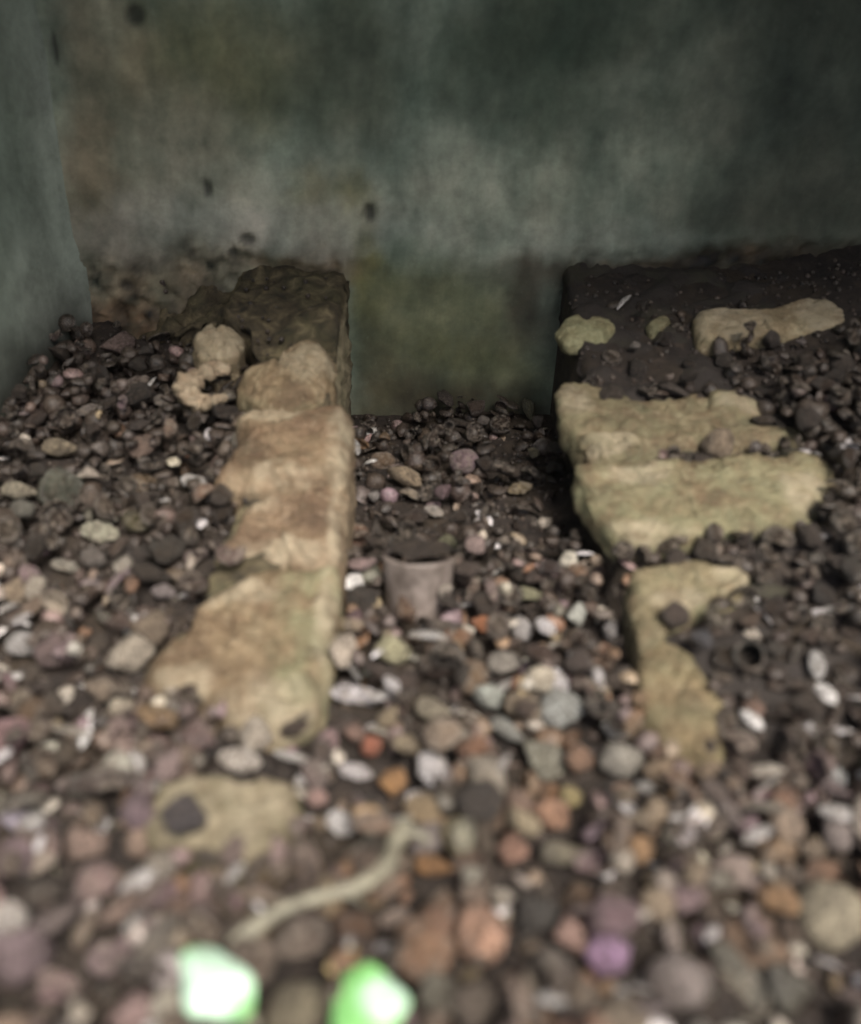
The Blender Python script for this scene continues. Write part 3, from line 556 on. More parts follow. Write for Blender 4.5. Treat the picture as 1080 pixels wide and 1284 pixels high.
# ------------------------------------------------------------------ distinctive loose things, one by one
# (kind, variant, px, py, width px, height px, turn deg, colour, label, category)
HERO = [
 ('pebble', 2, 76, 617, 56, 62, 10, (92, 96, 82), 'round olive grey flat pebble in the dark bank near the left edge', 'pebble'),
 ('pebble', 4, 28, 616, 58, 24, 8, (158, 148, 122), 'long pale cream pebble at the left edge beside the olive grey one', 'pebble'),
 ('pebble', 4, 80, 562, 62, 26, 5, (150, 134, 104), 'long tan pebble highest in the dark left bank, next to the side wall', 'pebble'),
 ('shell_splinter', 0, 124, 665, 50, 24, 10, (168, 166, 140), 'pale greenish shell splinter below the olive grey flat pebble', 'shell piece'),
 ('shell_splinter', 1, 80, 708, 36, 16, 14, (150, 146, 132), 'small pale double splinter in the left bank under the greenish splinter', 'shell piece'),
 ('pebble', 0, 118, 700, 34, 30, 0, (112, 104, 98), 'grey brown pebble touching the small pale splinter on the left', 'pebble'),
 ('shell_splinter', 2, 245, 604, 40, 14, 18, (190, 188, 186), 'glossy white shell splinter in the dark beside the left buttress', 'shell piece'),
 ('half_shell', 3, 183, 600, 46, 34, 5, (118, 96, 66), 'notched ochre half shell in the dark left bank', 'shell piece'),
 ('half_shell', 0, 172, 652, 42, 30, 10, (96, 92, 56), 'olive yellow hollow shell in the middle of the left bank', 'shell'),
 ('shell_splinter', 3, 110, 513, 34, 20, -15, (140, 130, 124), 'bent grey splinter high in the left corner bank', 'shell piece'),
 ('pebble', 6, 148, 432, 50, 22, -10, (122, 98, 92), 'pinkish stone chip at the foot of the flaking brown patch', 'stone'),
 ('shell_splinter', 0, 168, 480, 40, 18, -24, (128, 112, 104), 'dull pink splinter in the dark below the flaking brown patch', 'shell piece'),
 ('shell_splinter', 2, 204, 502, 24, 12, 20, (132, 124, 116), 'tiny grey chip left of the hooked pale stone', 'shell piece'),
 ('pebble', 2, 30, 808, 46, 34, 0, (172, 168, 166), 'bright white rounded pebble at the left edge of the bank', 'pebble'),
 ('pebble', 8, 166, 816, 66, 44, -24, (178, 164, 142), 'large smooth cream pebble leaning against the left buttress', 'pebble'),
 ('pebble', 1, 128, 862, 62, 40, 12, (142, 124, 104), 'tan pebble just below and left of the large cream one', 'pebble'),
 ('pebble', 0, 206, 742, 34, 20, 4, (140, 128, 128), 'small shiny lilac pebble left of the widest buttress stone', 'pebble'),
 ('half_shell', 1, 136, 772, 40, 22, 20, (120, 120, 108), 'grey green curled shell above the large cream pebble', 'shell piece'),
 ('snail_shell', 1, 284, 692, 50, 40, 0, (122, 98, 92), 'pinkish snail shell lying on the lower left edge of the left buttress', 'snail shell'),
 ('snail_shell', 0, 250, 692, 40, 36, 60, (108, 90, 86), 'brown coiled snail shell beside the pinkish one at the left buttress', 'snail shell'),
 ('shell_splinter', 0, 545, 640, 26, 12, 20, (176, 168, 158), 'small pale splinter lying in the dark back of the channel', 'shell piece'),
 ('pebble', 9, 600, 655, 14, 12, 0, (176, 170, 168), 'tiny white crumb in the dark back of the channel', 'pebble'),
 ('pebble', 6, 468, 622, 18, 12, 20, (150, 144, 140), 'tiny grey white pebble beside the inner face of the left buttress', 'pebble'),
 ('pebble', 9, 508, 598, 44, 24, 24, (164, 142, 108), 'crumpled tan chip in the shaded channel', 'stone'),
 ('pebble', 1, 670, 567, 24, 18, 20, (168, 156, 116), 'small pale yellow pebble in the channel beside the right buttress', 'pebble'),
 ('shell_splinter', 0, 652, 611, 32, 14, -12, (150, 132, 94), 'small yellowish curved chip on the right of the dark channel', 'shell piece'),
 ('pebble', 4, 664, 514, 16, 36, -18, (118, 116, 78), 'mossy yellow chip leaning on the wall foot by the right buttress', 'stone'),
 ('pebble', 2, 606, 528, 16, 14, 0, (120, 112, 104), 'tiny grey pebble at the very foot of the wall in the channel', 'pebble'),
 ('pebble', 0, 562, 682, 28, 26, 0, (100, 102, 70), 'small olive green pebble behind the broken pot', 'pebble'),
 ('pebble', 3, 632, 830, 52, 22, 10, (160, 152, 140), 'long pale grey pebble right of the yellowish white one', 'pebble'),
 ('pebble', 10, 603, 780, 32, 24, 10, (186, 106, 42), 'bright orange chip in the middle of the channel', 'stone'),
 ('pebble', 5, 655, 788, 28, 32, 0, (196, 190, 188), 'white pebble just right of the bright orange chip', 'pebble'),
 ('pebble', 6, 722, 772, 30, 26, 0, (200, 204, 192), 'knobbly white pebble furthest up the right side of the channel', 'pebble'),
 ('pebble', 1, 765, 790, 28, 36, 10, (150, 146, 146), 'grey white pebble touching the right buttress', 'pebble'),
 ('pebble', 2, 492, 816, 44, 38, 20, (184, 178, 132), 'soft yellowish white pebble below the broken pot', 'pebble'),
 ('pebble', 7, 662, 745, 36, 24, 10, (150, 148, 108), 'pale olive pebble above the white pebbles of the channel', 'pebble'),
 ('shell_splinter', 1, 446, 870, 68, 26, 10, (206, 200, 204), 'long white glint splinter right beside the end of the left buttress', 'shell piece'),  # white colour stands in for a streaked highlight
 ('pebble', 4, 545, 890, 52, 34, 10, (158, 146, 118), 'pale tan oblong pebble in the middle of the picture below the white splinter', 'pebble'),
 ('pebble', 9, 612, 874, 40, 34, 30, (176, 182, 170), 'greenish white angular pebble above the long grey stone', 'pebble'),
 ('pebble', 3, 704, 888, 68, 40, 12, (166, 170, 164), 'large flat grey white stone low in the channel', 'stone'),
 ('pebble', 10, 682, 948, 74, 44, 34, (150, 148, 128), 'long ribbed grey stone lying slantwise below the flat grey white one', 'stone'),
 ('pebble', 4, 640, 918, 60, 22, 34, (144, 146, 138), 'thin grey stone in line behind the long ribbed one', 'stone'),
 ('pebble', 2, 780, 955, 54, 46, 10, (164, 158, 144), 'pale rounded stone at the lower end of the right buttress', 'stone'),
 ('pebble', 0, 726, 952, 44, 40, 0, (150, 112, 84), 'warm brown round pebble left of the pale rounded stone', 'pebble'),
 ('pebble', 2, 465, 936, 26, 30, 0, (190, 100, 58), 'small brick red pebble right of the left buttress end', 'pebble'),
 ('pebble', 1, 446, 918, 40, 36, 0, (140, 104, 88), 'reddish brown pebble touching the brick red one', 'pebble'),
 ('pebble', 6, 492, 981, 42, 30, 14, (178, 124, 52), 'orange ochre pebble above the thick end of the twig', 'pebble'),
 ('shell_splinter', 2, 446, 967, 44, 14, 14, (206, 200, 204), 'white sliver of shell left of the orange ochre pebble', 'shell piece'),
 ('pebble', 9, 690, 1022, 50, 44, 20, (196, 142, 104), 'peach coloured angular stone right of the picture centre', 'stone'),
 ('pebble', 5, 716, 998, 30, 24, 0, (178, 158, 88), 'yellow pebble touching the back of the peach angular stone', 'pebble'),
 ('pebble', 0, 643, 1066, 48, 44, 0, (156, 112, 90), 'dusty rose brown pebble below and left of the peach angular stone', 'pebble'),
 ('pebble', 7, 704, 1070, 60, 40, 10, (132, 124, 100), 'greyish olive pebble in front of the peach angular stone', 'pebble'),
 ('pebble', 2, 800, 1066, 40, 40, 0, (178, 132, 76), 'golden brown round pebble right of the greyish olive one', 'pebble'),
 ('pebble', 4, 546, 1086, 56, 30, 6, (164, 112, 46), 'ochre yellow pebble right of the upper end of the twig', 'pebble'),
 ('pebble', 5, 604, 1168, 70, 66, 0, (200, 148, 114), 'large peach pink pebble in the middle foreground', 'pebble'),
 ('pebble', 7, 672, 1146, 58, 66, 0, (62, 62, 60), 'dark grey round pebble right of the large peach pink one', 'pebble'),
 ('pebble', 1, 716, 1170, 60, 54, -10, (184, 140, 124), 'soft pink pebble left of the violet one', 'pebble'),
 ('pebble', 8, 762, 1194, 64, 46, 14, (176, 128, 176), 'violet pebble in the right foreground', 'pebble'),
 ('snail_shell', 2, 846, 1166, 74, 68, 20, (158, 140, 132), 'large greyish pink snail shell in the right foreground', 'snail shell'),
 ('pebble', 11, 852, 1232, 78, 66, 30, (142, 128, 122), 'large mottled grey pebble below the large greyish pink snail shell', 'pebble'),
 ('half_shell', 0, 928, 1240, 84, 76, 0, (144, 140, 124), 'wrinkled grey shell in the bottom right', 'shell'),
 ('pebble', 4, 990, 1240, 52, 90, -14, (112, 110, 96), 'upright striped grey stone in the bottom right corner area', 'stone'),
 ('pebble', 0, 984, 1036, 56, 56, 20, (162, 138, 114), 'round beige pebble with a pale top near the right edge', 'pebble'),
 ('pebble', 5, 1050, 1044, 40, 44, 0, (158, 142, 136), 'pale pinkish grey pebble right of the round beige one', 'pebble'),
 ('pebble', 7, 1030, 1092, 50, 44, 0, (150, 110, 80), 'chestnut pebble at the right edge above the wide pale slab', 'pebble'),
 ('pebble', 3, 1044, 1146, 110, 62, 8, (168, 156, 124), 'wide pale tan slab of stone at the right edge of the foreground', 'stone'),
 ('pebble', 9, 916, 1094, 62, 50, 10, (166, 144, 132), 'pale pink grey lump left of the chestnut pebble', 'stone'),
 ('shell_splinter', 2, 1046, 972, 40, 20, 24, (176, 182, 184), 'bluish white chip near the right edge', 'shell piece'),
 ('shell_splinter', 0, 898, 980, 0, 0, 0, (0, 0, 0), '', ''),
 ('pebble', 2, 944, 892, 32, 32, 0, (130, 96, 78), 'orange brown ball shaped pebble at the right end of the dark bank', 'pebble'),
 ('pebble', 1, 880, 800, 46, 30, 6, (52, 58, 70), 'dark slate blue pebble on the right buttress', 'pebble'),
 ('pebble', 0, 846, 772, 44, 40, 0, (66, 54, 48), 'dark brown pebble lying in the notch of the right buttress', 'pebble'),
 ('snail_shell', 0, 896, 764, 50, 44, 200, (92, 86, 68), 'olive brown coiled shell on the right buttress above the slate blue pebble', 'snail shell'),
 ('pebble', 1, 20, 1026, 52, 36, 0, (180, 168, 188), 'pale lilac white pebble at the left edge', 'pebble'),
 ('pebble', 7, 106, 1058, 62, 56, 0, (158, 128, 112), 'large pinkish tan pebble left of the flat squarish stone', 'pebble'),
 ('pebble', 2, 182, 1054, 52, 48, 0, (156, 126, 104), 'light tan round pebble between the large pinkish one and the flat squarish stone', 'pebble'),
 ('pebble', 0, 232, 1022, 62, 58, 0, (58, 54, 60), 'nearly black round pebble lying on the flat squarish stone', 'pebble'),
 ('pebble', 5, 322, 920, 46, 40, 20, (186, 172, 152), 'cream pebble at the lower tip of the left buttress', 'pebble'),
 ('shell_splinter', 0, 300, 952, 56, 26, 10, (190, 180, 168), 'white glint splinter behind the flat squarish stone', 'shell piece'),  # white streak, also placed as a highlight
 ('shell_splinter', 1, 366, 948, 50, 12, 14, (196, 192, 188), 'thin white sliver right of the cream pebble at the buttress tip', 'shell piece'),
 ('shell_splinter', 2, 428, 1032, 40, 20, 34, (214, 212, 214), 'bright white splinter left of the thick twig end', 'shell piece'),
 ('pebble', 0, 398, 1000, 32, 30, 0, (168, 128, 118), 'pink pebble right of the flat squarish stone', 'pebble'),
 ('pebble', 3, 536, 1050, 52, 44, 30, (146, 132, 128), 'lilac grey pebble against the thick upper end of the twig', 'pebble'),
 ('snail_shell', 1, 134, 1196, 90, 66, 10, (138, 112, 118), 'large mauve snail shell in the left foreground', 'snail shell'),
 ('pebble', 11, 24, 1200, 84, 76, 0, (130, 106, 112), 'large mauve brown pebble in the lower left corner', 'pebble'),
 ('pebble', 6, 170, 1272, 72, 40, 0, (172, 138, 134), 'pink lump at the bottom edge left of the green leaves', 'stone'),
 ('pebble', 3, 374, 1266, 100, 44, 4, (132, 122, 92), 'flat olive tan stone at the bottom edge between the two bright leaves', 'stone'),
 ('shell_splinter', 3, 494, 1150, 40, 24, -20, (164, 140, 126), 'pinkish broken splinter below the thick part of the twig', 'shell piece'),
 ('half_shell', 1, 380, 1182, 84, 60, 10, (112, 96, 84), 'brown rounded shell tucked under the twig', 'shell'),
 ('pebble', 7, 106, 985, 50, 46, 10, (112, 108, 98), 'grey green round pebble above the large pinkish tan one', 'pebble'),
 ('shell_splinter', 2, 60, 606, 0, 0, 0, (0, 0, 0), '', ''),
 ('pebble', 2, 797, 433, 12, 10, 0, (150, 140, 130), 'tiny pale pebble in the dark gap between the upper slabs of the right buttress', 'pebble'),
 ('pebble', 1, 1005, 428, 20, 10, 0, (128, 116, 112), 'tiny pinkish pebble just under the topmost slab of the right buttress', 'pebble'),
 ('pebble', 0, 968, 426, 24, 26, 0, (60, 52, 50), 'dark rounded pebble against the underside of the topmost right slab', 'pebble'),
 ('pebble', 4, 1032, 673, 14, 10, 0, (160, 156, 160), 'tiny bright pebble in the dark bank right of the largest slab', 'pebble'),
 ('half_shell', 2, 975, 676, 44, 34, 0, (62, 54, 46), 'dark domed shell at the lower right corner of the largest slab', 'shell'),
 ('pebble', 1, 830, 1010, 70, 46, 20, (74, 70, 68), '', ''),
]
HERO = [h for h in HERO if h[8]]
placed = []      # (x,y,z,r)  spheres for piling
from collections import defaultdict
grid = defaultdict(list); GC = 0.06
def add_s(x, y, z, r): grid[(int(x // GC), int(y // GC))].append((x, y, z, r))
def near(x, y):
    gx_, gy_ = int(x // GC), int(y // GC)
    for i in (-1, 0, 1):
        for j in (-1, 0, 1): yield from grid.get((gx_ + i, gy_ + j), ())
def inside(x, y, P, grow=0.0):
    c = False; n = len(P); j = n - 1
    for i in range(n):
        if (P[i][1] > y) != (P[j][1] > y) and x < (P[j][0] - P[i][0]) * (y - P[i][1]) / (P[j][1] - P[i][1]) + P[i][0]: c = not c
        j = i
    return c
BB = [(min(p[0] for p in P), max(p[0] for p in P), min(p[1] for p in P), max(p[1] for p in P)) for P in STONES]
def on_stone(x, y, m=0.0):
    for P, b in zip(STONES, BB):
        if b[0] - m < x < b[1] + m and b[2] - m < y < b[3] + m:
            if m == 0:
                if inside(x, y, P): return True
            else:
                if inside(x, y, P) or any(inside(x + m * a, y + m * b_, P) for a, b_ in ((1, 0), (-1, 0), (0, 1), (0, -1))): return True
    return False
def lin(c, k=1.0): return tuple(v * k for v in srgb(*c))
def desat(c, k=.30):
    m = (c[0] + c[1] + c[2]) / 3; return tuple(v * (1 - k) + m * k for v in c)
bits = []      # every loose bit: dict
DARKEN = 0.62   # colours above were read off the lit photograph; this brings them back to surface colour
for kind, var, px, py, wpx, hpx, rot, c, label, cat in HERO:
    onst = 'on the right buttress' in label or 'notch of the right' in label or 'on the flat squarish' in label
    hoff = 0.022
    p = hit(px, py, hoff)
    if 'on the flat squarish' in label: p = on_plane(px, py, lambda y: .056 + .022)
    if onst and 'right buttress' in label or 'snail shell lying on' in label:
        p = on_plane(px, py, (lambda y: slope_l(y) + .015) if px < 500 else (lambda y: slope_r(y) + .018))
    s = depth(p) / F; rx, ry = wpx / 2 * s, hpx / 2 * s
    if kind == 'pebble': sq = PV[var][0]; scl = (rx / sq[0], (rx * .35 + ry * .65) / sq[1], ry / sq[2])
    elif kind == 'shell_splinter': scl = (rx, ry / .42, rx * .8)
    elif kind == 'half_shell': scl = (rx, (rx + ry) / 2, ry)
    else: scl = (rx, (rx + ry) / 2, ry)
    if kind == 'pebble': e = Matrix.Identity(3)
    elif kind == 'shell_splinter': e = Euler((R(38), 0, 0)).to_matrix()
    elif kind == 'half_shell': e = Euler((R(160 if 'domed' in label or 'rounded' in label else 28), R(10), R(rot * 7))).to_matrix()
    else: e = Euler((R(40), R(15), R(rot * 3))).to_matrix()
    rotm = Matrix.Rotation(R(-rot) , 3, -FWD) if kind != 'snail_shell' else Matrix.Identity(3)
    bits.append(dict(kind=kind, var=var, p=p, s=scl, m=(rotm.inverted() if False else rotm) @ e, c=desat(srgb(*c)), label=label, cat=cat, hero=True, r=max(rx, ry)))
    add_s(p.x, p.y, p.z, max(rx, ry) * .85)

# ------------------------------------------------------------------ the loose bed: thousands of bits dropped onto one another
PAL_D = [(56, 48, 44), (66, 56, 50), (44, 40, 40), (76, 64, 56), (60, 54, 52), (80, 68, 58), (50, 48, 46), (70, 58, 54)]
PAL_M = [(128, 108, 106), (126, 106, 112), (140, 118, 116), (104, 90, 82), (116, 100, 90), (88, 78, 72), (108, 94, 92), (126, 110, 96), (74, 66, 62), (94, 92, 84), (132, 118, 102), (86, 72, 62), (116, 102, 102)]
PAL_W = [(144, 114, 88), (130, 98, 76), (150, 124, 96), (116, 90, 72), (138, 122, 102), (104, 84, 68), (156, 140, 114), (124, 102, 88)]
PAL_L = [(170, 162, 150), (190, 184, 176), (160, 154, 140), (186, 176, 160)]
PAL_GLINT = [(214, 210, 208), (200, 198, 196), (190, 182, 170), (222, 218, 220)]  # near-white splinter colours that stand in for bright glints
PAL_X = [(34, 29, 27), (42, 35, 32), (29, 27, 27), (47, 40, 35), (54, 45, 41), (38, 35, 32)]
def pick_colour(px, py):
    shade_dk = 0.35  # share of dark colours; raised at the back and right to paint shade
    if py < 700: shade_dk = 0.90
    elif py < 850: shade_dk = 0.5 if px < 420 or px > 600 else .35
    elif py < 960: shade_dk = 0.4
    else: shade_dk = 0.10
    if px > 880 and py < 960: shade_dk = 0.97
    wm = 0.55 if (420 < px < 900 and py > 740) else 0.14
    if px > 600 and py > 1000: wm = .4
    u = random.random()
    if u < shade_dk: c = random.choice(PAL_X if (py < 800 or (px > 860 and py < 930)) and random.random() < (.9 if py < 700 else .5) else PAL_D)
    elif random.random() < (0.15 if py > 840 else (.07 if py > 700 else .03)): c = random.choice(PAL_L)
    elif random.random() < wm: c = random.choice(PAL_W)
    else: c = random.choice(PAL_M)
    j = random.uniform(.82, 1.2) * (1.12 if u >= shade_dk else 1); return tuple(v * j * random.uniform(.95, 1.05) for v in srgb(*c))
def vis_area():
    while True:
        y = -random.random() ** 0.85 * 1.75 - 0.01
        x = random.uniform(-.85, 1.2) if y > -1.2 else random.uniform(-.75, .75)
        if x < CX - 0.13 * (-y) + .01: continue
        if x > 1.2: continue
        return x, y
FG = [False]
def drop(r, kind, var, cap, margin, tries=1):
    x, y = vis_area()
    if math.hypot(x - POT[0], y - POT[1]) < .052 + r * .6 or (abs(x - POT[0] + .016) < .022 and -.06 < y - POT[1] < 0 and cap > .055): return None
    if FG[0] and y > -1.0: return None
    if on_stone(x, y, margin): return None
    if y > -1.0 and x > XR0 and x < .55: cap = min(cap, .030)
    # nothing grows inside the buttress masses
    if xl0(y) - r * .1 < x < XL1 + r * .9 and y > -0.95: return None
    if XR0 - r * .9 < x < XR0 + r * 0.6 and y > -1.0: return None
    g = bed(x, y)
    px, py, dd = proj((x, y, g + .02))
    dens = 1.0
    if 440 < px < 760 and py < 690: dens = .30
    if px > 690 and py < 480 : dens = .10 if px < 900 or py < 425 else .4
    if px > 690 and py < 372: return None
    if px < 440 and py < 425 + 18 * nz(x, y, 1, 20) and px > 95: return None
    if px < 440 and py < 470: dens = .55
    if random.random() > dens: return None
    z = g + r * .35
    for (a, b, c_, rr) in near(x, y):
        d2 = (a - x) ** 2 + (b - y) ** 2; s_ = (rr + r) * .86
        if d2 < s_ * s_: z = max(z, c_ + math.sqrt(s_ * s_ - d2) * .9)
    if z > g + cap: return None
    if onshelf(x, y, z, r): return None
    return x, y, z
def onshelf(x, y, z, r):
    for h in bits[:NH]:
        q = h['p']
        dx, dy = q.x - x, q.y - y
        if abs(dx) < h['r'] * .9 + r * .6 and -0.01 < dy < 0.03 + h['r'] + r * 1.2 and z + r > q.z + .2 * h['r']: return True
    return False
NH = len(bits)
def rand_rot(flat):
    if flat: return (Matrix.Rotation(random.uniform(0, 6.28), 3, 'Z') @ Euler((random.gauss(0, .35), random.gauss(0, .35), 0)).to_matrix())
    return Euler((random.uniform(0, 6.28), random.uniform(0, 6.28), random.uniform(0, 6.28))).to_matrix()
def fill(n, rlo, rhi, cap, margin, mixk):
    got = 0
    for _ in range(n):
        r = rlo + (rhi - rlo) * random.random() ** 1.6; big = random.random() < .45
        if big and rhi > .02: r *= 1.35
        FG[0] = big and r > .019
        kind = random.choices(('pebble', 'snail_shell', 'half_shell', 'shell_splinter'), mixk)[0]
        rr = r
        q = drop(r * (.75 if kind == 'shell_splinter' else 1), kind, 0, cap, margin)
        if not q: continue
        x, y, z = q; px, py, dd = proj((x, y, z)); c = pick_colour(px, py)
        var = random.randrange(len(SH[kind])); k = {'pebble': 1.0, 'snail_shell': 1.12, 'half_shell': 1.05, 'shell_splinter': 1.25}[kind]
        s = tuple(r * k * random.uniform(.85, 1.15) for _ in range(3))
        if not FG[0] and kind == 'shell_splinter' and random.random() < (.55 if py > 740 else .10): c = srgb(*random.choice(PAL_GLINT))
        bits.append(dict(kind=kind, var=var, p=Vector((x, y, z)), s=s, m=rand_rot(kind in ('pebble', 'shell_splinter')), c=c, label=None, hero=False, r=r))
        add_s(x, y, z, r * (.5 if kind == 'shell_splinter' else .92)); got += 1
    return got
POT = hit(524, 752, .012)
n1 = fill(4200, .009, .020, .022, .006, (6, 1.2, 2, 1.5))
n2 = fill(13000, .014, .026, .050, .004, (6.0, 2.6, 2.4, 1.4))
n3 = fill(11000, .009, .023, .066, .002, (5.5, 2.4, 2.2, 2.4))
print('bits', n1, n2, n3)
# a scatter of bits that have slid onto the stones' edges
def spill(n, polys):
    for _ in range(n):
        px0, py0, rr, f_ = random.choice(polys); px = random.gauss(px0, rr); py = random.gauss(py0, rr * .6)
        p = on_plane(px, py, lambda y: f_(y) + .02)
        if p.y > -.02: continue
        r = random.uniform(.008, .017); k = random.choices(('pebble', 'snail_shell', 'shell_splinter'), (6, 2.5, .8))[0]; z = p.z
        ok = all((a - p.x) ** 2 + (b - p.y) ** 2 > ((c2 + r) * .8) ** 2 for a, b, _, c2 in near(p.x, p.y))
        if not ok: continue
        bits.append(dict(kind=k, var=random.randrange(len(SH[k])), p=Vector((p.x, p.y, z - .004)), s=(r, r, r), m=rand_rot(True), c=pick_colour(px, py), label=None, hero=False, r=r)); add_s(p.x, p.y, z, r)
spill(46, [(975, 705, 20, slope_r), (1010, 672, 14, slope_r), (880, 775, 28, slope_r), (930, 800, 30, slope_r), (905, 860, 14, slope_r), (262, 700, 14, slope_l), (225, 745, 10, slope_l), (258, 885, 18, slope_l), (330, 925, 22, slope_l), (1000, 560, 26, slope_r), (985, 500, 18, slope_r), (960, 430, 60, slope_r)])

# which of them show largest: a small depth buffer from the camera
S = .5; bw, bh = int(PW * S), int(PH * S); zb = np.full((bh, bw), 1e9); ib = np.full((bh, bw), -1)
for i, b in enumerate(bits):
    px, py, dd = proj(b['p']); r_ = max(1.0, b['r'] * (.6 if b['kind'] == 'shell_splinter' else .95) * F / dd * S); cx_, cy_ = px * S, py * S
    x0, x1, y0, y1 = int(max(0, cx_ - r_)), int(min(bw, cx_ + r_ + 1)), int(max(0, cy_ - r_)), int(min(bh, cy_ + r_ + 1))
    if x0 >= x1 or y0 >= y1: b['vis'] = 0; continue
    yy, xx = np.mgrid[y0:y1, x0:x1]; q = 1 - ((xx - cx_) ** 2 + (yy - cy_) ** 2) / (r_ * r_)
    zz = dd - np.sqrt(np.maximum(q, 0)) * b['r']; m_ = (q > 0) & (zz < zb[y0:y1, x0:x1])
    zb[y0:y1, x0:x1][m_] = zz[m_]; ib[y0:y1, x0:x1][m_] = i
cnt = np.bincount(ib[ib >= 0], minlength=len(bits))
for i, b in enumerate(bits): b['vis'] = int(cnt[i])
order = sorted(range(NH, len(bits)), key=lambda i: -bits[i]['vis'])
LIM = {'pebble': 285, 'snail_shell': 200, 'half_shell': 120, 'shell_splinter': 110}; used = defaultdict(int)
for b in bits[:NH]: used[b['kind']] += 1
single = set(range(NH))
for i in order:
    k = bits[i]['kind']
    if bits[i]['vis'] >= 18 and used[k] < LIM[k]: single.add(i); used[k] += 1
# labels for the singled-out but unnamed ones
def colour_word(c):
    r, g, b = (float(q) for q in c); v = (r + g + b) / 3; mx, mn = max(c), min(c); s_ = (mx - mn) / mx
    if v > .30: return 'whitish' if s_ < .25 else 'cream'
    if v < .045: return 'blackish' if s_ < .3 else 'very dark brown'
    if v < .085: return 'dark grey' if s_ < .2 else ('dark mauve' if b > g else 'dark brown')
    if s_ < .18: return 'grey'
    if b > g: return 'mauve'
    if s_ > .6: return 'orange brown'
    return 'light brown' if v > .17 else 'dull brown'
GROUP = {'pebble': 'pebbles of the loose bed', 'snail_shell': 'snail shells strewn through the pebbles', 'half_shell': 'hollow broken shells among the pebbles', 'shell_splinter': 'splinters of shell among the pebbles'}
WORD = {'pebble': 'pebble', 'snail_shell': 'coiled snail shell', 'half_shell': 'hollow broken shell', 'shell_splinter': 'curved shell splinter'}
MARKS = [(proj(b['p'])[:2], b['label']) for b in bits[:NH] if b['label']]
SHORT = {}
MARKW = [((76, 617), 'the olive grey flat pebble'), ((30, 808), 'the bright white pebble'), ((166, 816), 'the large cream pebble'), ((525, 745), 'the broken pot'), ((603, 780), 'the bright orange chip'), ((722, 772), 'the knobbly white pebble'),
         ((492, 816), 'the yellowish white pebble'), ((446, 870), 'the long white splinter'), ((704, 888), 'the flat grey white stone'), ((682, 948), 'the long ribbed stone'), ((780, 955), 'the pale rounded stone'), ((465, 936), 'the brick red pebble'),
         ((492, 981), 'the orange ochre pebble'), ((690, 1022), 'the peach angular stone'), ((800, 1066), 'the golden brown pebble'), ((604, 1168), 'the large peach pink pebble'), ((762, 1194), 'the violet pebble'), ((928, 1240), 'the wrinkled grey shell'),
         ((984, 1036), 'the round beige pebble'), ((1044, 1146), 'the wide pale slab'), ((880, 800), 'the slate blue pebble'), ((944, 892), 'the orange brown ball pebble'), ((20, 1026), 'the pale lilac pebble'), ((106, 1058), 'the large pinkish tan pebble'),
         ((275, 1015), 'the flat squarish stone'), ((322, 920), 'the left buttress tip'), ((490, 1080), 'the thick twig end'), ((360, 1140), 'the middle of the twig'), ((268, 1228), 'the left bright leaf'), ((468, 1250), 'the right bright leaf'),
         ((24, 1200), 'the large mauve pebble'), ((134, 1196), 'the large mauve snail shell'), ((508, 598), 'the crumpled tan chip'), ((670, 567), 'the pale yellow channel pebble'), ((255, 485), 'the hooked pale stone'), ((183, 600), 'the notched ochre shell'),
         ((940, 820), 'the ring shaped shell mouth'), ((1040, 610), 'the largest slab'), ((970, 400), 'the topmost right slab'), ((120, 665), 'the pale greenish splinter')]
def place_word(px, py):
    (mx, my), wd = min(MARKW, key=lambda m: (m[0][0] - px) ** 2 + (m[0][1] - py) ** 2)
    dx, dy = px - mx, py - my; d = math.hypot(dx, dy)
    if d < 1: d = 1
    a = math.degrees(math.atan2(dy, dx)) % 360
    w_ = ['right of', 'below and right of', 'below', 'below and left of', 'left of', 'above and left of', 'above', 'above and right of'][int((a + 22.5) // 45) % 8]
    return ('just ' if d < 48 else '') + w_ + ' ' + wd
labels = defaultdict(list)
for i in sorted(single):
    b = bits[i]
    if b['hero']: continue
    px, py, dd = proj(b['p']); size = b['r'] / dd * F
    sz = 'small ' if size < 13 else ('large ' if size > 26 else '')
    lb = f"{sz}{colour_word(b['c'])} {WORD[b['kind']]} {place_word(px, py)}"
    if len(lb.split()) > 10: lb = lb.replace('curved shell splinter', 'shell splinter').replace('coiled snail shell', 'snail shell').replace('hollow broken shell', 'broken shell').replace('just ', '').replace('very dark', 'dark')
    if len(lb.split()) > 11: lb = lb.replace('above and right of', 'upper right of').replace('above and left of', 'upper left of').replace('below and right of', 'lower right of').replace('below and left of', 'lower left of')
    if len(lb.split()) > 12: lb = lb.replace('small ', '').replace('large ', '', 1)
    labels[lb].append(i)
for lb, ids in labels.items():
    if len(ids) > 1:
        ids.sort(key=lambda i: proj(bits[i]['p'])[1])
        nm = ['upper of two', 'lower of two'] if len(ids) == 2 else (['uppermost of three', 'middle of three', 'lowest of three'] if len(ids) == 3 else None)
        if not nm: nm = [f"{q} from the top" for q in ('first', 'second', 'third', 'fourth', 'fifth', 'sixth', 'seventh', 'eighth', 'ninth', 'tenth')][:len(ids)] + ['among the lowest'] * max(0, len(ids) - 10)
        for k, i in enumerate(ids): bits[i]['label'] = lb + ', ' + nm[k]
    else: bits[ids[0]]['label'] = lb
hero_cat = {'pebble': 'pebble', 'snail_shell': 'snail shell', 'half_shell': 'shell', 'shell_splinter': 'shell piece'}
AL = 1.0
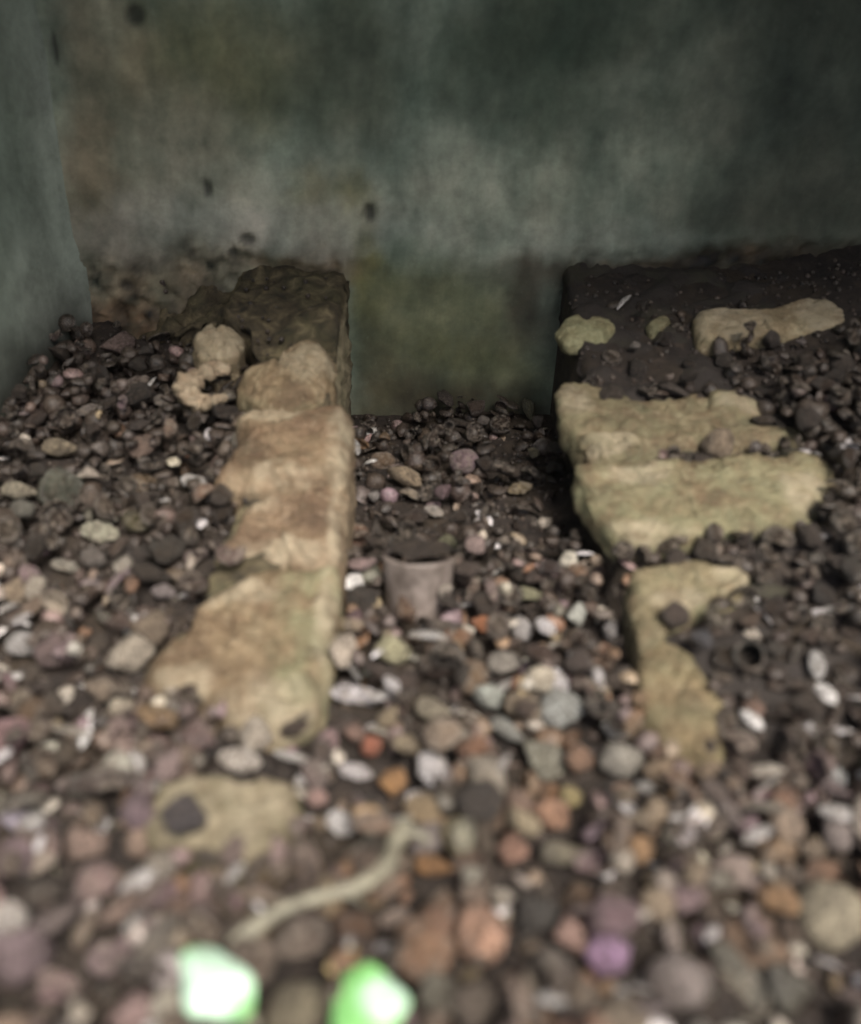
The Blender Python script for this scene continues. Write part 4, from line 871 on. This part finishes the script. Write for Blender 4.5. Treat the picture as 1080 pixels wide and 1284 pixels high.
for i in sorted(single):
    b = bits[i]; nm = b['kind']
    if b['hero'] and b['cat'] == 'stone': nm = 'small_stone'
    o = bpy.data.objects.new(nm, MESH[b['kind']][b['var']]); col.objects.link(o)
    mm = b['m'].to_4x4() @ Matrix.Diagonal((*b['s'], 1)); mm.translation = b['p']; o.matrix_world = mm
    o.color = (*[min(.9, v * AL) for v in b['c']], 1)
    tag(o, b['label'], b.get('cat') or hero_cat[b['kind']], 'small stones lying in the pebbles' if nm == 'small_stone' else GROUP[b['kind']])
# all the rest: one bed of gravel
VV = []; FF3 = []; CC = []; off = 0
loops = []; starts = []; tot = []
def joined(ids, name, label):
    VV, CC, li, ls = [], [], [], []; off = 0
    for i in ids:
        b = bits[i]; v, f = LOW[b['kind']][b['var']]
        m3 = np.array(b['m']) @ np.diag(b['s']); VV.append(v @ m3.T + np.array(b['p'])); CC.append(np.tile([*b['c'], 1.0], (len(v), 1)))
        for q in f: li.extend([x + off for x in q]); ls.append(len(q))
        off += len(v)
    VV = np.vstack(VV); CC = np.vstack(CC); me = bpy.data.meshes.new(name); me.vertices.add(len(VV)); me.vertices.foreach_set('co', VV.ravel())
    me.loops.add(len(li)); me.loops.foreach_set('vertex_index', li); me.polygons.add(len(ls)); st = np.concatenate([[0], np.cumsum(ls)[:-1]])
    me.polygons.foreach_set('loop_start', st); me.update(calc_edges=True); me.polygons.foreach_set('use_smooth', [True] * len(ls))
    a = me.color_attributes.new('tint', 'FLOAT_COLOR', 'POINT'); a.data.foreach_set('color', CC.astype(np.float32).ravel())
    me.materials.append(M['pebble_joined']); o = bpy.data.objects.new(name, me); col.objects.link(o); tag(o, label, kind='stuff'); return o
joined([i for i in range(len(bits)) if i not in single], 'gravel', 'smaller and half hidden pebbles and shell bits filling the bed')
# grit: crumbs a few millimetres across on soil, joints and stone edges
bits2 = []
for _ in range(9000):
    x, y = vis_area(); r = random.uniform(.0022, .0065)
    if xl0(y) < x < XL1 and y > -.95:
        z = slope_l(y) - .026
        if random.random() > .25 or on_stone(x, y): continue
    elif on_stone(x, y): continue
    else: z = bed(x, y) + r * .2
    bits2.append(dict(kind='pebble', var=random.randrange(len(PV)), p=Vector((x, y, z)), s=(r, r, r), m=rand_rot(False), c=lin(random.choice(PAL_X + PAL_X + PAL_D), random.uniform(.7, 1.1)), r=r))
v0, f0 = ico(1); LOWS = LOW['pebble']; LOW['pebble'] = [(np.array([tuple(p * (1 + .25 * noise.noise(p * 1.3 + Vector((s, 0, 0))))) for p in v0]), f0) for s in range(len(PV))]
keep_bits = bits; bits = bits2
joined(range(len(bits2)), 'grit', 'fine crumbs of grit and soil between the pebbles')
bits = keep_bits

# ------------------------------------------------------------------ special things
# ring shaped mouth of a big snail shell facing up, dark inside
def ring_shell():
    p = on_plane(940, 822, lambda y: slope_r(y) + .02); s = depth(p) / F; r = 19 * s; NSg, NR = 30, 10; V = []; Fc = []
    ax = (CAMP - p).normalized(); u = ax.cross(Vector((0, 0, 1))).normalized(); v = ax.cross(u)
    prof = [(.66, -1.5), (.74, -.6), (.80, -.12), (.86, .04), (.95, .07), (1.04, .0), (1.10, -.18), (1.12, -.6), (1.0, -1.2), (.7, -1.7)]
    for a, b in prof:
        for k in range(NSg):
            t_ = 2 * math.pi * k / NSg; V.append(p + (u * math.cos(t_) * a + v * math.sin(t_) * a * .95) * r * (1 + .05 * math.sin(3 * t_ + 1)) + ax * b * r)
    for i in range(len(prof) - 1): Fc += [(i * NSg + k, i * NSg + (k + 1) % NSg, (i + 1) * NSg + (k + 1) % NSg, (i + 1) * NSg + k) for k in range(NSg)]
    Fc.append(tuple(range(NSg))); c0 = p.copy()
    o = link('snail_shell', [q - c0 for q in V], Fc, M['pebble']); o.location = c0; o.color = (*srgb(40, 38, 34), 1)
    tag(o, 'ring shaped open mouth of a shell, dark inside, right of the slate blue pebble', 'snail shell', GROUP['snail_shell'])
ring_shell()
# hooked pale stone (C shape) on the left
def hooked_stone():
    pts = [(290, 466, 7), (268, 464, 10), (246, 472, 12), (234, 488, 14), (244, 504, 12), (266, 502, 8), (286, 498, 4)]
    W = [(on_plane(a, b, lambda y: slope_l(y) - .03), r) for a, b, r in pts]; V = []; Fc = []; NSg = 26; path = []
    for i in range(len(W) - 1):
        for t_ in np.linspace(0, 1, 9, endpoint=(i == len(W) - 2)): path.append((W[i][0].lerp(W[i + 1][0], float(t_)), W[i][1] * (1 - t_) + W[i + 1][1] * t_))
    for i, (p, r) in enumerate(path):
        a = path[max(0, i - 1)][0]; b = path[min(len(path) - 1, i + 1)][0]; t = (b - a).normalized(); u = t.cross(Vector((0, 0, 1))).normalized(); v = u.cross(t); r = r * depth(p) / F
        if i in (0, len(path) - 1): r *= .5
        for k in range(NSg):
            an = 2 * math.pi * k / NSg; q = p + (u * math.cos(an) * 1.2 + v * math.sin(an) * 1.2) * r; q += (q - p) * (.35 * noise.noise(q * 30) + .3 * noise.noise(q * 80) + .45 * (noise.cell(noise.voronoi(q * 60)[1][0] * 9) - .5)); V.append(q)
    for i in range(len(path) - 1): Fc += [(i * NSg + k, i * NSg + (k + 1) % NSg, (i + 1) * NSg + (k + 1) % NSg, (i + 1) * NSg + k) for k in range(NSg)]
    Fc += [tuple(range(NSg - 1, -1, -1)), tuple(range((len(path) - 1) * NSg, len(path) * NSg))]
    o = link('hooked_stone', V, Fc, M['stone'], tint=[(0, 0, .8, 1)] * len(V)); o.color = (1.55, 1.4, 1.4, 1)
    tag(o, 'hooked pale pinkish stone beside the upper stones of the left buttress', 'stone')
hooked_stone()
# broken pot
def broken_pot():
    base = hit(524, 752, .012); s = depth(base) / F; r = 45 * s; NSg, NR = 48, 16; root = empty('broken_pot', base)
    tag(root, 'broken grey lilac pot half sunk in the pebbles of the channel', 'pot')
    h = 66 * s * 1.15; rot = Euler((R(-14), R(7), R(20))).to_matrix(); V = []; Fc = []
    for L in (0, 1):
        for i in range(NR + 1):
            f = i / NR
            for k in range(NSg):
                a = 2 * math.pi * k / NSg
                top = h * (1 - .16 * max(0, math.sin(a + .6)) - .05 * abs(noise.noise(Vector((math.cos(a) * 2.2, math.sin(a) * 2.2, 4))))- .16 * ss(.4, .9, math.cos(a - 1.6)))
                rr = (r * (.84 + .16 * f ** .7)) - L * .0085 - (0.0 if i < NR else -.001)
                z = top * f - .02 + L * (.012 if i == 0 else 0)
                V.append(rot @ Vector((rr * math.cos(a), rr * math.sin(a), z)))
    n = (NR + 1) * NSg
    for L in (0, 1):
        for i in range(NR):
            for k in range(NSg):
                q = (L * n + i * NSg + k, L * n + i * NSg + (k + 1) % NSg, L * n + (i + 1) * NSg + (k + 1) % NSg, L * n + (i + 1) * NSg + k); Fc.append(q if not L else q[::-1])
    Fc += [(NR * NSg + k, NR * NSg + (k + 1) % NSg, n + NR * NSg + (k + 1) % NSg, n + NR * NSg + k) for k in range(NSg)]
    Fc.append(tuple(n + k for k in range(NSg)))
    link('pot_body', V, Fc, M['pot'], root)
    # earth that fills it
    V = [rot @ Vector((0, 0, h * .93))]; 
    for e in (.35, .7, 1.0):
        for k in range(24):
            a = 2 * math.pi * k / 24; V.append(rot @ Vector((r * .93 * e * math.cos(a), r * .93 * e * math.sin(a), h * (.93 - .05 * e) + .012 * noise.noise(Vector((math.cos(a) * 3, math.sin(a) * 3, e * 5))))))
    Fc = [(0, 1 + k, 1 + (k + 1) % 24) for k in range(24)]
    for j in (0, 1): Fc += [(1 + j * 24 + k, 25 + j * 24 + k, 25 + j * 24 + (k + 1) % 24, 1 + j * 24 + (k + 1) % 24) for k in range(24)]
    link('earth_fill', V, Fc, M['soil'], root)
broken_pot()
# twig
def tube(path, m, name, parent, nsg=14, bumps=.12):
    V = []; Fc = []
    P = []
    for i in range(len(path) - 1):
        for t_ in np.linspace(0, 1, 8, endpoint=(i == len(path) - 2)):
            p0 = path[max(0, i - 1)][0]; p1 = path[i][0]; p2 = path[i + 1][0]; p3 = path[min(len(path) - 1, i + 2)][0]; t = float(t_)
            P.append((0.5 * ((2 * p1) + (p2 - p0) * t + (2 * p0 - 5 * p1 + 4 * p2 - p3) * t * t + (3 * p1 - p0 - 3 * p2 + p3) * t ** 3), path[i][1] * (1 - t) + path[i + 1][1] * t))
    for i, (p, r) in enumerate(P):
        a = P[max(0, i - 1)][0]; b = P[min(len(P) - 1, i + 1)][0]; t = (b - a).normalized(); u = t.cross(Vector((0, 0, 1))).normalized(); v = u.cross(t)
        for k in range(nsg):
            an = 2 * math.pi * k / nsg; q = p + (u * math.cos(an) + v * math.sin(an)) * r; q += (q - p) * (bumps * 1.3 * noise.noise(p * 60) + bumps * 1.6 * noise.noise(Vector((math.cos(an) * 2.2, math.sin(an) * 2.2, i * .10))) + bumps * noise.noise(q * 260)); V.append(q)
    for i in range(len(P) - 1): Fc += [(i * nsg + k, i * nsg + (k + 1) % nsg, (i + 1) * nsg + (k + 1) % nsg, (i + 1) * nsg + k) for k in range(nsg)]
    Fc += [tuple(range(nsg - 1, -1, -1)), tuple(range((len(P) - 1) * nsg, len(P) * nsg))]
    return link(name, V, Fc, m, parent)
tw = empty('twig'); tag(tw, 'bare pale twig bent across the pebbles behind the bright green leaves', 'twig')
def wp(px, py, h, rpx):
    p = hit(px, py, h); return (p, .74 * rpx * depth(p) / F)
tube([wp(508, 1034, .058, 16), wp(494, 1062, .060, 15), wp(484, 1086, .064, 16), wp(452, 1110, .070, 13), wp(418, 1120, .074, 11), wp(372, 1133, .074, 10.5), wp(334, 1152, .070, 12), wp(300, 1180, .066, 17), wp(292, 1210, .060, 11), wp(306, 1250, .055, 8), wp(322, 1290, .05, 7)], M['twig'], 'stem', tw)
tube([wp(424, 1118, .074, 5), wp(440, 1124, .076, 4), wp(456, 1134, .072, 2)], M['twig'], 'side_shoot', tw, 8)
tube([wp(500, 1050, .060, 9), wp(520, 1044, .064, 9), wp(538, 1056, .060, 7)], M['twig'], 'side_shoot', tw, 10)
# leaves, with white glare painted into the middle of their tint
def leaf(px, py, outline, h, label, white, seed):
    P = [hit(a, b, h) for a, b in outline]; c = sum(P, Vector()) / len(P); NSg = 60; O = resample(P, NSg); V = []; T = []; Fc = []
    rings = [.0, .2, .4, .6, .8, .92, 1.0]
    wc = hit(*white[:2], h)
    for L in (0, 1):
        for ri, e in enumerate(rings):
            for k in range(NSg):
                p = c.lerp(O[k], e); f = .006 * (1 - e * e) - .0035 * max(0, 1 - abs((p - c).x + .35 * (p - c).y) / .010) + .002 * noise.noise(p * 120) + .010 * noise.noise(p * 25 + Vector((seed, 0, 0))) - L * .0012
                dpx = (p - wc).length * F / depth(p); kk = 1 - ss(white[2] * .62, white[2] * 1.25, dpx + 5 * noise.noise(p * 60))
                V.append(p + Vector((0, -.25, 1)).normalized() * f - c); g = (.22, .52, .17); glare_c = (.62, .86, .68); T.append((*[a * (1 - kk) + b * kk for a, b in zip(g, glare_c)], 1))
    n = len(rings) * NSg
    for L in (0, 1):
        for i in range(len(rings) - 1):
            for k in range(NSg):
                q = (L * n + i * NSg + k, L * n + (i + 1) * NSg + k, L * n + (i + 1) * NSg + (k + 1) % NSg, L * n + i * NSg + (k + 1) % NSg); Fc.append(q if not L else q[::-1])
    b = (len(rings) - 1) * NSg; Fc += [(b + k, n + b + k, n + b + (k + 1) % NSg, b + (k + 1) % NSg) for k in range(NSg)]
    r_ = empty('leaf', c); tag(r_, label, 'leaf', 'bright leaves at the bottom edge')
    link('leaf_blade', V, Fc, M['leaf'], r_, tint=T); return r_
leaf(268, 1230, [(226, 1192), (262, 1184), (286, 1200), (316, 1222), (318, 1256), (308, 1276), (268, 1274), (234, 1270), (230, 1232)], .075, 'green leaf piece with painted white glare at the bottom left, beside the lower twig end', (266, 1230, 60), 1)
leaf(466, 1250, [(434, 1222), (462, 1208), (490, 1226), (514, 1250), (506, 1272), (488, 1300), (450, 1312), (418, 1296), (420, 1256)], .075, 'vivid green leaf piece with a painted glare patch, right one at the bottom edge', (482, 1256, 30), 2)
o_ = None
# fallen brown scrap behind the right leaf
P = wp(440, 1206, .062, 1)[0]
V, Fc = shard(6, 14, 6, 1.1, .5); s_ = 30 * depth(P) / F
o = link('dry_leaf', [Vector((v.x * s_, v.y * s_, v.z * s_)) for v in V], Fc, M['dry_leaf']); o.location = P; o.rotation_euler = (R(30), R(10), R(25)); tag(o, 'rusty dry leaf scrap sticking up behind the vivid green leaf', 'leaf')
